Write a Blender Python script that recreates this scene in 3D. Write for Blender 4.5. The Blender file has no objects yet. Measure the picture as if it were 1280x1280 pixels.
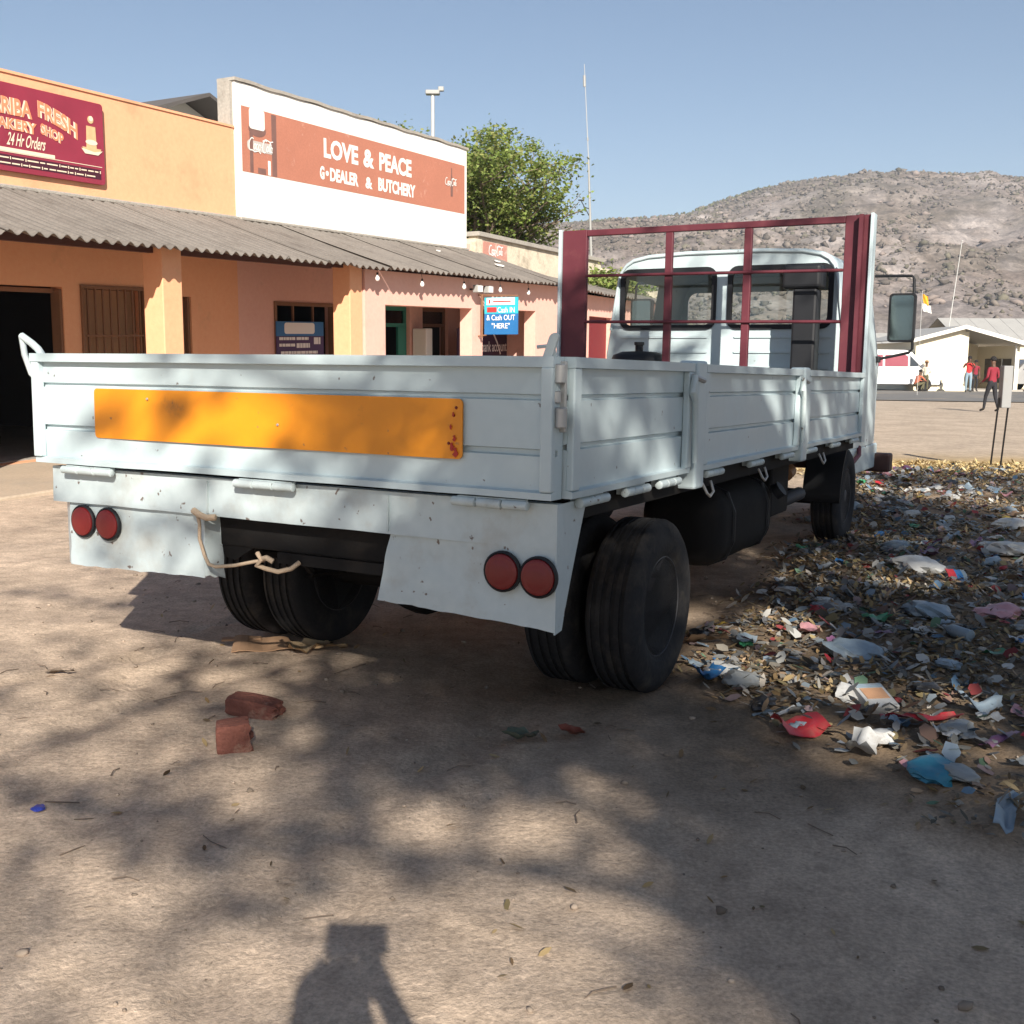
import bpy, bmesh, math, random
import numpy as np
from mathutils import Vector, Matrix, Euler
random.seed(7); RNG = np.random.default_rng(11)
SC = bpy.context.scene
COL = SC.collection
PI = math.pi
# ---------------------------------------------------------------- camera
CAM_H, PITCH, ROLL = 1.459, 0.1403, 0.0079
cf = Vector((0, math.cos(PITCH), -math.sin(PITCH)))
cr0 = Vector((1, 0, 0)); cu0 = Vector((0, math.sin(PITCH), math.cos(PITCH)))
cr = cr0*math.cos(ROLL) + cu0*math.sin(ROLL); cu = -cr0*math.sin(ROLL) + cu0*math.cos(ROLL)
cam = bpy.data.cameras.new('camera'); camo = bpy.data.objects.new('camera', cam); COL.objects.link(camo)
cam.sensor_width = 36; cam.lens = 36*1341.4/1280; cam.clip_start = 0.05; cam.clip_end = 6000
m = Matrix.Identity(4)
for i in range(3):
    m[i][0] = cr[i]; m[i][1] = cu[i]; m[i][2] = -cf[i]
m[2][3] = CAM_H
camo.matrix_world = m
SC.camera = camo
# ---------------------------------------------------------------- sky, sun, exposure
SUN_EL, SUN_AZ = math.radians(29.2), math.radians(-8.5)     # azimuth the shadows fall towards
w = bpy.data.worlds.new('World'); SC.world = w; w.use_nodes = True
nt = w.node_tree; nt.nodes.clear()
sky = nt.nodes.new('ShaderNodeTexSky'); sky.sky_type = 'NISHITA'; sky.sun_disc = False
sky.sun_elevation = SUN_EL; sky.sun_rotation = math.radians(171.5)
sky.altitude = 900; sky.air_density = 1.0; sky.dust_density = 1.4; sky.ozone_density = 1.4
bg = nt.nodes.new('ShaderNodeBackground'); bg.inputs[1].default_value = 0.054
wo = nt.nodes.new('ShaderNodeOutputWorld')
nt.links.new(sky.outputs[0], bg.inputs[0]); nt.links.new(bg.outputs[0], wo.inputs[0])
sl = bpy.data.lights.new('sun', 'SUN'); sl.energy = 5.0; sl.angle = math.radians(0.53); sl.color = (1, 0.93, 0.82)
so = bpy.data.objects.new('sun', sl); COL.objects.link(so)
sd = Vector((math.sin(SUN_AZ)*math.cos(SUN_EL), math.cos(SUN_AZ)*math.cos(SUN_EL), -math.sin(SUN_EL)))
so.rotation_euler = sd.to_track_quat('-Z', 'Y').to_euler(); so.location = (2, -20, 14)
SC.view_settings.view_transform = 'Standard'; SC.view_settings.look = 'None'
SC.view_settings.exposure = 1.02; SC.view_settings.gamma = 1
SC.view_settings.use_curve_mapping = False
# ---------------------------------------------------------------- materials
def mat(name, col, var=0.12, scale=6, rough=0.7, metal=0.0, bump=0.0, bscale=60, dirt=None, spec=0.4, fine=0.0, coat=0.0, island=0.0, chips=None):
    M = bpy.data.materials.new(name); M.use_nodes = True
    N = M.node_tree.nodes; L = M.node_tree.links; b = N['Principled BSDF']
    tc = N.new('ShaderNodeTexCoord')
    n1 = N.new('ShaderNodeTexNoise'); n1.inputs['Scale'].default_value = scale; n1.inputs['Detail'].default_value = 6; n1.inputs['Roughness'].default_value = 0.6
    L.new(tc.outputs['Object'], n1.inputs['Vector'])
    mx = N.new('ShaderNodeMix'); mx.data_type = 'RGBA'
    c = Vector(col[:3])
    mx.inputs[6].default_value = (*(c*(1-var)), 1); mx.inputs[7].default_value = (*[min(1, x*(1+var)) for x in c], 1)
    L.new(n1.outputs[0], mx.inputs[0]); out = mx.outputs[2]
    if fine:
        n3 = N.new('ShaderNodeTexNoise'); n3.inputs['Scale'].default_value = scale*14; n3.inputs['Detail'].default_value = 4
        L.new(tc.outputs['Object'], n3.inputs['Vector'])
        m3 = N.new('ShaderNodeMix'); m3.data_type = 'RGBA'; m3.blend_type = 'OVERLAY'; m3.inputs[0].default_value = fine
        L.new(out, m3.inputs[6]); L.new(n3.outputs[0], m3.inputs[7]); out = m3.outputs[2]
    if dirt:                                  # (colour, threshold, softness, scale, strength)
        dc, th, sf, ds, st = dirt
        n2 = N.new('ShaderNodeTexNoise'); n2.inputs['Scale'].default_value = ds; n2.inputs['Detail'].default_value = 9; n2.inputs['Roughness'].default_value = 0.68
        L.new(tc.outputs['Object'], n2.inputs['Vector'])
        mr = N.new('ShaderNodeMapRange'); mr.inputs[1].default_value = th; mr.inputs[2].default_value = th+sf; mr.inputs[3].default_value = 0; mr.inputs[4].default_value = st
        L.new(n2.outputs[0], mr.inputs[0])
        m2 = N.new('ShaderNodeMix'); m2.data_type = 'RGBA'; m2.inputs[7].default_value = (*dc, 1)
        L.new(mr.outputs[0], m2.inputs[0]); L.new(out, m2.inputs[6]); out = m2.outputs[2]
    if chips:                                 # (colour, scale, threshold)
        nc = N.new('ShaderNodeTexNoise'); nc.inputs['Scale'].default_value = chips[1]; nc.inputs['Detail'].default_value = 3; L.new(tc.outputs['Object'], nc.inputs['Vector'])
        mc = N.new('ShaderNodeMapRange'); mc.inputs[1].default_value = chips[2]; mc.inputs[2].default_value = chips[2]+0.03; mc.inputs[4].default_value = 0.85; L.new(nc.outputs[0], mc.inputs[0])
        xc = N.new('ShaderNodeMix'); xc.data_type = 'RGBA'; xc.inputs[7].default_value = (*chips[0], 1); L.new(mc.outputs[0], xc.inputs[0]); L.new(out, xc.inputs[6]); out = xc.outputs[2]
    if island:
        oi = N.new('ShaderNodeObjectInfo')
        mr = N.new('ShaderNodeMapRange'); mr.inputs[3].default_value = 1-island; mr.inputs[4].default_value = 1+island
        L.new(oi.outputs['Random'], mr.inputs[0])
        m4 = N.new('ShaderNodeMix'); m4.data_type = 'RGBA'; m4.blend_type = 'MULTIPLY'; m4.inputs[0].default_value = 1
        L.new(out, m4.inputs[6]); L.new(mr.outputs[0], m4.inputs[7]); out = m4.outputs[2]
    L.new(out, b.inputs['Base Color'])
    b.inputs['Metallic'].default_value = metal; b.inputs['Specular IOR Level'].default_value = spec
    b.inputs['Coat Weight'].default_value = coat; b.inputs['Coat Roughness'].default_value = 0.15
    mr = N.new('ShaderNodeMapRange'); mr.inputs[3].default_value = max(0.03, rough-0.12); mr.inputs[4].default_value = min(1, rough+0.12)
    L.new(n1.outputs[0], mr.inputs[0]); L.new(mr.outputs[0], b.inputs['Roughness'])
    if bump:
        nb = N.new('ShaderNodeTexNoise'); nb.inputs['Scale'].default_value = bscale; nb.inputs['Detail'].default_value = 5
        L.new(tc.outputs['Object'], nb.inputs['Vector'])
        bp = N.new('ShaderNodeBump'); bp.inputs['Strength'].default_value = bump; bp.inputs['Distance'].default_value = 0.02
        L.new(nb.outputs[0], bp.inputs['Height']); L.new(bp.outputs[0], b.inputs['Normal'])
    return M
def attr_mat(name, attr, rough=0.8, trans=0.0, bump=0.0, bscale=40, spec=0.3):
    M = bpy.data.materials.new(name); M.use_nodes = True
    N = M.node_tree.nodes; L = M.node_tree.links; b = N['Principled BSDF']
    a = N.new('ShaderNodeVertexColor'); a.layer_name = attr
    L.new(a.outputs[0], b.inputs['Base Color']); b.inputs['Roughness'].default_value = rough; b.inputs['Specular IOR Level'].default_value = spec
    if trans:
        t = N.new('ShaderNodeBsdfTranslucent'); L.new(a.outputs[0], t.inputs[0])
        ms = N.new('ShaderNodeMixShader'); ms.inputs[0].default_value = trans
        L.new(b.outputs[0], ms.inputs[1]); L.new(t.outputs[0], ms.inputs[2]); L.new(ms.outputs[0], N['Material Output'].inputs[0])
    return M
def glass(name, tint=(0.75, 0.8, 0.8), rough=0.03, amount=0.12):
    M = bpy.data.materials.new(name); M.use_nodes = True
    N = M.node_tree.nodes; L = M.node_tree.links
    t = N.new('ShaderNodeBsdfTransparent'); t.inputs[0].default_value = (*tint, 1)
    g = N.new('ShaderNodeBsdfGlossy'); g.inputs['Roughness'].default_value = rough; g.inputs[0].default_value = (0.9, 0.92, 0.92, 1)
    fr = N.new('ShaderNodeFresnel'); fr.inputs[0].default_value = 1.45
    ad = N.new('ShaderNodeMath'); ad.operation = 'ADD'; ad.inputs[1].default_value = amount
    L.new(fr.outputs[0], ad.inputs[0])
    ms = N.new('ShaderNodeMixShader'); L.new(ad.outputs[0], ms.inputs[0]); L.new(t.outputs[0], ms.inputs[1]); L.new(g.outputs[0], ms.inputs[2])
    L.new(ms.outputs[0], N['Material Output'].inputs[0])
    return M
# ---------------------------------------------------------------- mesh helpers
class MB:
    def __init__(s): s.v = []; s.f = []
    def add(s, v, f):
        n = len(s.v); s.v += [tuple(p) for p in v]; s.f += [tuple(i+n for i in q) for q in f]; return s
    def box(s, x0, x1, y0, y1, z0, z1):
        return s.add([(x0,y0,z0),(x1,y0,z0),(x1,y1,z0),(x0,y1,z0),(x0,y0,z1),(x1,y0,z1),(x1,y1,z1),(x0,y1,z1)],
                     [(0,3,2,1),(4,5,6,7),(0,1,5,4),(1,2,6,5),(2,3,7,6),(3,0,4,7)])
    def tube(s, pts, r, n=8, cap=True):
        pts = [Vector(p) for p in pts]; k = len(pts); rs = r if isinstance(r, (list, tuple)) else [r]*k
        v = []; f = []; prev = None
        for i, p in enumerate(pts):
            t = (pts[min(i+1, k-1)] - pts[max(i-1, 0)]).normalized()
            a = Vector((0, 0, 1)) if abs(t.z) < 0.9 else Vector((1, 0, 0))
            if prev is not None: x = (prev - t*prev.dot(t)).normalized()
            else: x = a.cross(t).normalized()
            prev = x; y = t.cross(x)
            for j in range(n):
                q = 2*PI*j/n; v.append(p + (x*math.cos(q) + y*math.sin(q))*rs[i])
        for i in range(k-1):
            for j in range(n):
                f.append((i*n+j, i*n+(j+1) % n, (i+1)*n+(j+1) % n, (i+1)*n+j))
        if cap: f.append(tuple(reversed(range(n)))); f.append(tuple(range((k-1)*n, k*n)))
        return s.add(v, f)
    def lathe(s, prof, c, axis, n=32):               # prof: (along axis, radius)
        c = Vector(c); a = Vector(axis).normalized(); h = Vector((0, 0, 1)) if abs(a.z) < 0.9 else Vector((1, 0, 0))
        x = h.cross(a).normalized(); y = a.cross(x); v = []; f = []; k = len(prof)
        for (t, r) in prof:
            for j in range(n):
                q = 2*PI*j/n; v.append(c + a*t + (x*math.cos(q) + y*math.sin(q))*r)
        for i in range(k-1):
            for j in range(n): f.append((i*n+j, i*n+(j+1) % n, (i+1)*n+(j+1) % n, (i+1)*n+j))
        f.append(tuple(reversed(range(n)))); f.append(tuple(range((k-1)*n, k*n)))
        return s.add(v, f)
    def loft(s, rings, cap=True, skip=()):
        n = len(rings[0]); v = [p for r in rings for p in r]; f = []
        for i in range(len(rings)-1):
            for j in range(n):
                if (i, j) in skip: continue
                f.append((i*n+j, i*n+(j+1) % n, (i+1)*n+(j+1) % n, (i+1)*n+j))
        if cap: f.append(tuple(reversed(range(n)))); f.append(tuple(range((len(rings)-1)*n, len(rings)*n)))
        return s.add(v, f)
    def patch(s, fn, nu, nv, th):                    # fn(a,b)->Vector; solid sheet, th = thickness vector
        th = Vector(th); v = []; f = []; m = (nu+1)*(nv+1)
        for k in (0, 1):
            for i in range(nu+1):
                for j in range(nv+1): v.append(Vector(fn(i/nu, j/nv)) + th*k)
        I = lambda i, j, k: k*m + i*(nv+1) + j
        for i in range(nu):
            for j in range(nv):
                f.append((I(i,j,0), I(i+1,j,0), I(i+1,j+1,0), I(i,j+1,0))); f.append((I(i,j,1), I(i,j+1,1), I(i+1,j+1,1), I(i+1,j,1)))
        for i in range(nu):
            f.append((I(i,0,0), I(i,0,1), I(i+1,0,1), I(i+1,0,0))); f.append((I(i,nv,0), I(i+1,nv,0), I(i+1,nv,1), I(i,nv,1)))
        for j in range(nv):
            f.append((I(0,j,0), I(0,j+1,0), I(0,j+1,1), I(0,j,1))); f.append((I(nu,j,0), I(nu,j,1), I(nu,j+1,1), I(nu,j+1,0)))
        return s.add(v, f)
    def plate(s, outer, holes, fn, t):               # 2D outline with holes, fn(x,y,depth)->3D, thickness t
        bm = bmesh.new()
        loops = []
        for lp in [outer] + list(holes):
            vs = [bm.verts.new((p[0], p[1], 0)) for p in lp]
            loops.append(len(vs))
            for i in range(len(vs)): bm.edges.new((vs[i], vs[(i+1) % len(vs)]))
        bmesh.ops.triangle_fill(bm, use_beauty=True, use_dissolve=False, edges=bm.edges[:], normal=(0, 0, 1))
        bm.verts.index_update()
        P = [(v.co.x, v.co.y) for v in bm.verts]; F = [[v.index for v in f.verts] for f in bm.faces]; bm.free()
        n = len(P); v = [fn(x, y, 0) for x, y in P] + [fn(x, y, t) for x, y in P]
        f = [tuple(q) for q in F] + [tuple(n+i for i in reversed(q)) for q in F]
        o = 0
        for k in loops:
            for i in range(k):
                a, b = o+i, o+(i+1) % k; f.append((a, b, n+b, n+a))
            o += k
        return s.add(v, f)
    def build(s, name, material, parent=None, xf=None, smooth=None, bevel=0, seg=2, recalc=True):
        me = bpy.data.meshes.new(name)
        vs = [xf(*p) for p in s.v] if xf else s.v
        me.from_pydata([tuple(p) for p in vs], [], s.f)
        if recalc or bevel:
            bm = bmesh.new(); bm.from_mesh(me)
            if recalc: bmesh.ops.recalc_face_normals(bm, faces=bm.faces[:])
            if bevel:
                es = [e for e in bm.edges if len(e.link_faces) == 2 and e.calc_face_angle(0) > 0.5]
                bmesh.ops.bevel(bm, geom=es, offset=bevel, offset_type='OFFSET', segments=seg, profile=0.5, affect='EDGES', clamp_overlap=True)
            bm.to_mesh(me); bm.free()
        if smooth is not None:
            me.polygons.foreach_set('use_smooth', [True]*len(me.polygons))
            if smooth < 180: me.set_sharp_from_angle(angle=math.radians(smooth))
        return link(name, me, material, parent)
def link(name, me, material=None, parent=None):
    o = bpy.data.objects.new(name, me); COL.objects.link(o)
    if material is not None:
        for mm in (material if isinstance(material, (list, tuple)) else [material]): me.materials.append(mm)
    if parent is not None: o.parent = parent
    return o
def tag(o, label=None, cat=None, group=None, kind=None):
    if label: o['label'] = label
    if cat: o['category'] = cat
    if group: o['group'] = group
    if kind: o['kind'] = kind
    return o
def empty(name, loc=(0, 0, 0), mw=None):
    o = bpy.data.objects.new(name, None); COL.objects.link(o); o.empty_display_size = 0.2
    if mw is not None: o.matrix_world = mw
    else: o.location = loc
    return o
def copy_tree(o, parent=None):
    c = o.copy(); COL.objects.link(c); c.parent = parent
    for ch in list(o.children): copy_tree(ch, c)
    return c
def rrect(x0, x1, y0, y1, r, n=5):
    p = []
    for cx, cy, a in ((x1-r, y0+r, -90), (x1-r, y1-r, 0), (x0+r, y1-r, 90), (x0+r, y0+r, 180)):
        for i in range(n+1):
            q = math.radians(a + 90*i/n); p.append((cx + r*math.cos(q), cy + r*math.sin(q)))
    return p
_fc = {}
def text_poly(txt, bold=0.0):
    if (txt, bold) in _fc: return _fc[(txt, bold)]
    cu_ = bpy.data.curves.new('t', 'FONT'); cu_.body = txt; cu_.size = 1; cu_.offset = bold; cu_.resolution_u = 3
    o = bpy.data.objects.new('t', cu_); COL.objects.link(o)
    dg = bpy.context.evaluated_depsgraph_get(); me = bpy.data.meshes.new_from_object(o.evaluated_get(dg))
    V = [(v.co.x, v.co.y) for v in me.vertices]; F = [tuple(p.vertices) for p in me.polygons]
    bpy.data.objects.remove(o); bpy.data.curves.remove(cu_); bpy.data.meshes.remove(me)
    _fc[(txt, bold)] = (V, F); return V, F
def text_mb(mb, txt, x0, x1, y0, y1, fn, bold=0.02, warp=None):   # fits the text into the box, then fn(x,y)->3D
    V, F = text_poly(txt, bold)
    ax = min(v[0] for v in V); bx = max(v[0] for v in V); ay = min(v[1] for v in V); by = max(v[1] for v in V)
    P = []
    for x, y in V:
        x = x0 + (x-ax)/(bx-ax)*(x1-x0); y = y0 + (y-ay)/(by-ay)*(y1-y0)
        if warp: x, y = warp(x, y)
        P.append(fn(x, y))
    mb.add(P, F)
def ribbon(mb, pts, w, fn):                       # flat brush stroke
    n = len(pts); L = []; Rr = []
    for i in range(n):
        a = Vector(pts[max(i-1, 0)]); b = Vector(pts[min(i+1, n-1)]); t = (b-a).normalized(); k = Vector((-t.y, t.x))
        ww = w[i] if isinstance(w, (list, tuple)) else w
        p = Vector(pts[i]); L.append(p + k*ww/2); Rr.append(p - k*ww/2)
    v = [fn(*p) for p in L] + [fn(*p) for p in Rr]
    mb.add(v, [(i, n+i, n+i+1, i+1) for i in range(n-1)])
def arc(cx, cy, rx, ry, a0, a1, n=14): return [(cx + rx*math.cos(math.radians(a0+(a1-a0)*i/n)), cy + ry*math.sin(math.radians(a0+(a1-a0)*i/n))) for i in range(n+1)]
def script_mb(mb, x0, x1, y0, y1, fn, w=0.1):       # flowing brush script of the drink brand
    sx = (x1-x0)/8.6; sy = (y1-y0)/2.4
    def S(p): return [(x0 + (x + 0.28*y)*sx, y0 + (y+0.5)*sy) for x, y in p]
    strokes = []
    x = 0.8
    strokes.append(arc(x, 0.75, 0.75, 0.95, 55, 300)); strokes.append([(x+0.3, -0.1), (x+1.2, -0.35), (x+2.4, -0.1), (x+3.2, -0.45)])
    x = 1.9
    for k in 'oca':
        if k == 'o': strokes.append(arc(x, 0.45, 0.3, 0.42, 0, 360))
        if k == 'c': strokes.append(arc(x, 0.45, 0.32, 0.42, 45, 320))
        if k == 'a': strokes.append(arc(x, 0.45, 0.3, 0.42, 0, 360)); strokes.append([(x+0.3, 0.85), (x+0.28, 0.2), (x+0.5, 0.02)])
        x += 0.72
    strokes.append([(x-0.15, 0.5), (x+0.25, 0.5)])
    x += 0.95
    strokes.append(arc(x, 0.75, 0.7, 0.95, 55, 300)); strokes.append([(x-0.9, 1.5), (x, 1.85), (x+1.5, 1.6), (x+2.4, 1.75)])
    x += 0.95
    strokes.append(arc(x, 0.45, 0.3, 0.42, 0, 360)); x += 0.55
    strokes.append([(x-0.1, 0.3), (x+0.2, 1.5), (x+0.02, 1.5), (x, 0.3), (x+0.2, 0.05)]); x += 0.6
    strokes.append(arc(x, 0.45, 0.3, 0.42, 0, 360)); strokes.append([(x+0.3, 0.85), (x+0.28, 0.2), (x+0.55, 0.02)])
    for q in strokes: ribbon(mb, S(q), w*sy*2.4, fn)
# value noise
_T = RNG.random((256, 256))
def vnoise(x, y):
    x = np.asarray(x, float); y = np.asarray(y, float)
    xi = np.floor(x).astype(int); yi = np.floor(y).astype(int); fx = x-xi; fy = y-yi
    fx = fx*fx*(3-2*fx); fy = fy*fy*(3-2*fy)
    g = lambda a, b: _T[a & 255, b & 255]
    return (g(xi,yi)*(1-fx)+g(xi+1,yi)*fx)*(1-fy) + (g(xi,yi+1)*(1-fx)+g(xi+1,yi+1)*fx)*fy
def fbm(x, y, o=4):
    s = 0; a = 0.5; t = 0
    for k in range(o): s = s + a*vnoise(np.asarray(x)*2**k + 17.3*k, np.asarray(y)*2**k + 5.1*k); t += a; a *= 0.5
    return s/t - 0.5
def in_poly(x, y, P):
    r = np.zeros(np.shape(x), bool); n = len(P)
    for i in range(n):
        (x1, y1), (x2, y2) = P[i], P[(i+1) % n]
        c = ((y1 > y) != (y2 > y)) & (x < (x2-x1)*(y-y1)/((y2-y1) or 1e-9) + x1); r ^= c
    return r
def color_attr(me, name, cols):                   # per-vertex colours
    a = me.color_attributes.new(name, 'FLOAT_COLOR', 'POINT')
    c = np.ones((len(me.vertices), 4), np.float32); c[:, :3] = cols
    a.data.foreach_set('color', c.ravel())
# ================================================================ ground, road, mountain
LIT = [(0.85, 5.0), (1.0, 4.35), (1.3, 3.75), (1.7, 3.15), (2.6, 2.6), (4.5, 2.6), (9.5, 10.5), (10.5, 14.2), (6.2, 15.2), (4.2, 14.2), (3.3, 11.5), (2.6, 8.8), (1.75, 7.0), (1.25, 5.8)]
def seg_dist(x, y, P):
    d = np.full(np.shape(x), 1e9)
    for i in range(len(P)):
        (x1, y1), (x2, y2) = P[i], P[(i+1) % len(P)]; dx, dy = x2-x1, y2-y1
        t = np.clip(((x-x1)*dx+(y-y1)*dy)/(dx*dx+dy*dy), 0, 1); d = np.minimum(d, np.hypot(x-x1-t*dx, y-y1-t*dy))
    return d
def litter_amt(x, y):
    x = np.asarray(x, float); y = np.asarray(y, float)
    d = seg_dist(x, y, LIT); d = np.where(in_poly(x, y, LIT), d, -d) + 0.7*fbm(x*0.9, y*0.9, 3)
    return np.clip(d/0.55 + 0.4, 0, 1)
_fr = random.Random(41); FEET = []
for _k in range(26):
    _x, _y, _a = _fr.uniform(-2.4, 3.0), _fr.uniform(1.9, 5.2), _fr.uniform(-0.7, 0.7)
    for _j in range(3): FEET.append((_x+0.55*_j*math.sin(_a)+(0.09 if _j % 2 else -0.09), _y+0.55*_j*math.cos(_a), _a))
def prints(x, y):
    h = np.zeros(np.shape(x)); 
    u = (x-0.144)*0.881-(y-3.61)*0.473; v = (x-0.144)*0.473+(y-3.61)*0.881
    for uc in (-0.14, -0.43, -2.2, -1.9):
        t = np.clip(1-np.abs(u-uc-0.03*np.sin(v*1.3))/0.11, 0, 1); h = h - 0.016*np.minimum(1, t*3)*(0.75+0.25*np.sign(np.sin(v*62+u*40)))*np.clip((1.4-v)*1.2, 0, 1)*np.clip((v+3.2)*0.6, 0, 1)
    for fx_, fy_, a in FEET:
        dx, dy = x-fx_, y-fy_; p = (dx*math.sin(a)+dy*math.cos(a))/0.15; q = (dx*math.cos(a)-dy*math.sin(a))/0.055
        e = p*p+q*q; h = h - 0.013*np.exp(-e*e) + 0.006*np.exp(-((e-1.7)/0.6)**2)
    return h
def gz(x, y):
    x = np.asarray(x, float); y = np.asarray(y, float); r = np.hypot(x, y)
    near = np.clip(1.6 - r/22, 0.15, 1)
    return near*(0.05*fbm(x*0.55, y*0.55, 3) + 0.026*fbm(x*2.6+9, y*2.6, 3) + 0.012*fbm(x*7.5, y*7.5+4, 2)) + 0.05*litter_amt(x, y)*np.clip(2-r/12, 0, 1) - 0.012 + prints(x, y)
def axis(c, fine, lo, hi, step):
    a = list(np.arange(-fine, fine+1e-6, step)); s = step; p = fine
    while p < hi: s *= 1.16; p += s; a.append(p)
    s = step; p = -fine
    while p > lo: s *= 1.16; p -= s; a.insert(0, p)
    return np.array(a) + c
gx = axis(1.0, 6.0, -2500, 2500, 0.055); gy = axis(7.0, 6.5, -2500, 3200, 0.055)
GX, GY = np.meshgrid(gx, gy); GZ = gz(GX, GY)
nx, ny = len(gx), len(gy)
V = np.stack([GX, GY, GZ], -1).reshape(-1, 3)
ii = (np.arange(ny-1)[:, None]*nx + np.arange(nx-1)[None]).ravel()
Fq = np.stack([ii, ii+1, ii+nx+1, ii+nx], 1)
def np_mesh(name, V, F, smooth=True):
    me = bpy.data.meshes.new(name); V = np.asarray(V, np.float32); F = np.asarray(F, np.int32); k = F.shape[1]
    me.vertices.add(len(V)); me.vertices.foreach_set('co', V.ravel())
    me.loops.add(F.size); me.loops.foreach_set('vertex_index', F.ravel())
    me.polygons.add(len(F)); me.polygons.foreach_set('loop_start', np.arange(len(F), dtype=np.int32)*k)
    if smooth: me.polygons.foreach_set('use_smooth', np.ones(len(F), bool))
    me.update(calc_edges=True); return me
gm = np_mesh('ground', V, Fq)
la = litter_amt(GX, GY).ravel(); fx, fy = GX.ravel(), GY.ravel()
sand = np.array([0.565, 0.44, 0.335]); pale = np.array([0.45, 0.365, 0.285]); humus = np.array([0.27, 0.195, 0.13]); straw = np.array([0.42, 0.30, 0.15])
t1 = np.clip(0.5 + 1.4*fbm(fx*0.35, fy*0.35, 4), 0, 1)[:, None]
c = sand*(1-t1) + (sand*0.86)*t1
far = np.clip((np.hypot(fx, fy)-10)/8, 0, 1)[:, None]; c = c*(1-far) + pale*far
hm = np.clip(la*1.1 - 0.1 + 0.5*fbm(fx*2.2, fy*2.2, 3)*(la > 0.02), 0, 1)[:, None]; c = c*(1-hm) + humus*hm
# damp, oily soil where the truck has been standing, and a scatter of leaf dust round it
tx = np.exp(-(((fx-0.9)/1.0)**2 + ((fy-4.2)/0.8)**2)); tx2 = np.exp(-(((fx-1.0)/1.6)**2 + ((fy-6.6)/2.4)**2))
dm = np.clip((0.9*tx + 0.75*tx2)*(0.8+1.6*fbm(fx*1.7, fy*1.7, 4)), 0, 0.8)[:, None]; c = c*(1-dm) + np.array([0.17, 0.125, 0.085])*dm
sb = np.clip((np.exp(-((fx-7.0)/3.2)**2 - ((fy-15.2)/1.7)**2))*1.3*(0.6+1.5*(0.5+fbm(fx*1.2, fy*1.2))), 0, 1)[:, None]; c = c*(1-sb) + straw*sb
tr = np.clip(1 - np.abs(fx*0.881 - fy*0.473 + 4.3 + 0.25*np.sin(fy*0.7))/0.12, 0, 1)*(fbm(fx*3, fy*3) > -0.05); tr = tr[:, None]*0.25; c = c*(1-tr) + humus*tr
color_attr(gm, 'soil', c)
def ground_mat():
    M = attr_mat('sandy_soil', 'soil', rough=0.95, spec=0.15); N = M.node_tree.nodes; L = M.node_tree.links; b = N['Principled BSDF']
    a = [n for n in N if n.type == 'VERTEX_COLOR'][0]; tc = N.new('ShaderNodeTexCoord')
    out = a.outputs[0]
    for sc, lo, hi, det in ((1.1, 0.80, 1.18, 8), (9, 0.78, 1.2, 8), (70, 0.72, 1.25, 4)):
        n = N.new('ShaderNodeTexNoise'); n.inputs['Scale'].default_value = sc; n.inputs['Detail'].default_value = det; n.inputs['Roughness'].default_value = 0.65
        L.new(tc.outputs['Object'], n.inputs['Vector'])
        mr = N.new('ShaderNodeMapRange'); mr.inputs[1].default_value = 0.3; mr.inputs[2].default_value = 0.7; mr.inputs[3].default_value = lo; mr.inputs[4].default_value = hi
        L.new(n.outputs[0], mr.inputs[0])
        mx = N.new('ShaderNodeMix'); mx.data_type = 'RGBA'; mx.blend_type = 'MULTIPLY'; mx.inputs[0].default_value = 1
        L.new(out, mx.inputs[6]); L.new(mr.outputs[0], mx.inputs[7]); out = mx.outputs[2]
    # specks of grit and leaf dust
    vo = N.new('ShaderNodeTexVoronoi'); vo.inputs['Scale'].default_value = 22; L.new(tc.outputs['Object'], vo.inputs['Vector'])
    mr = N.new('ShaderNodeMapRange'); mr.inputs[1].default_value = 0.10; mr.inputs[2].default_value = 0.04; mr.inputs[3].default_value = 0; mr.inputs[4].default_value = 0.7
    L.new(vo.outputs['Distance'], mr.inputs[0])
    gt = N.new('ShaderNodeMath'); gt.operation = 'GREATER_THAN'; gt.inputs[1].default_value = 0.72
    sp = N.new('ShaderNodeSeparateColor'); L.new(vo.outputs['Color'], sp.inputs[0]); L.new(sp.outputs[0], gt.inputs[0])
    ml = N.new('ShaderNodeMath'); ml.operation = 'MULTIPLY'; L.new(mr.outputs[0], ml.inputs[0]); L.new(gt.outputs[0], ml.inputs[1])
    mx = N.new('ShaderNodeMix'); mx.data_type = 'RGBA'; mx.inputs[7].default_value = (0.07, 0.05, 0.035, 1)
    L.new(ml.outputs[0], mx.inputs[0]); L.new(out, mx.inputs[6]); L.new(mx.outputs[2], b.inputs['Base Color'])
    n = N.new('ShaderNodeTexNoise'); n.inputs['Scale'].default_value = 28; n.inputs['Detail'].default_value = 10; n.inputs['Roughness'].default_value = 0.7
    L.new(tc.outputs['Object'], n.inputs['Vector'])
    bp = N.new('ShaderNodeBump'); bp.inputs['Strength'].default_value = 0.55; bp.inputs['Distance'].default_value = 0.03
    L.new(n.outputs[0], bp.inputs['Height']); L.new(bp.outputs[0], b.inputs['Normal'])
    return M
tag(link('ground', gm, ground_mat()), kind='structure', label='bare sandy ground of the yard')
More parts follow.
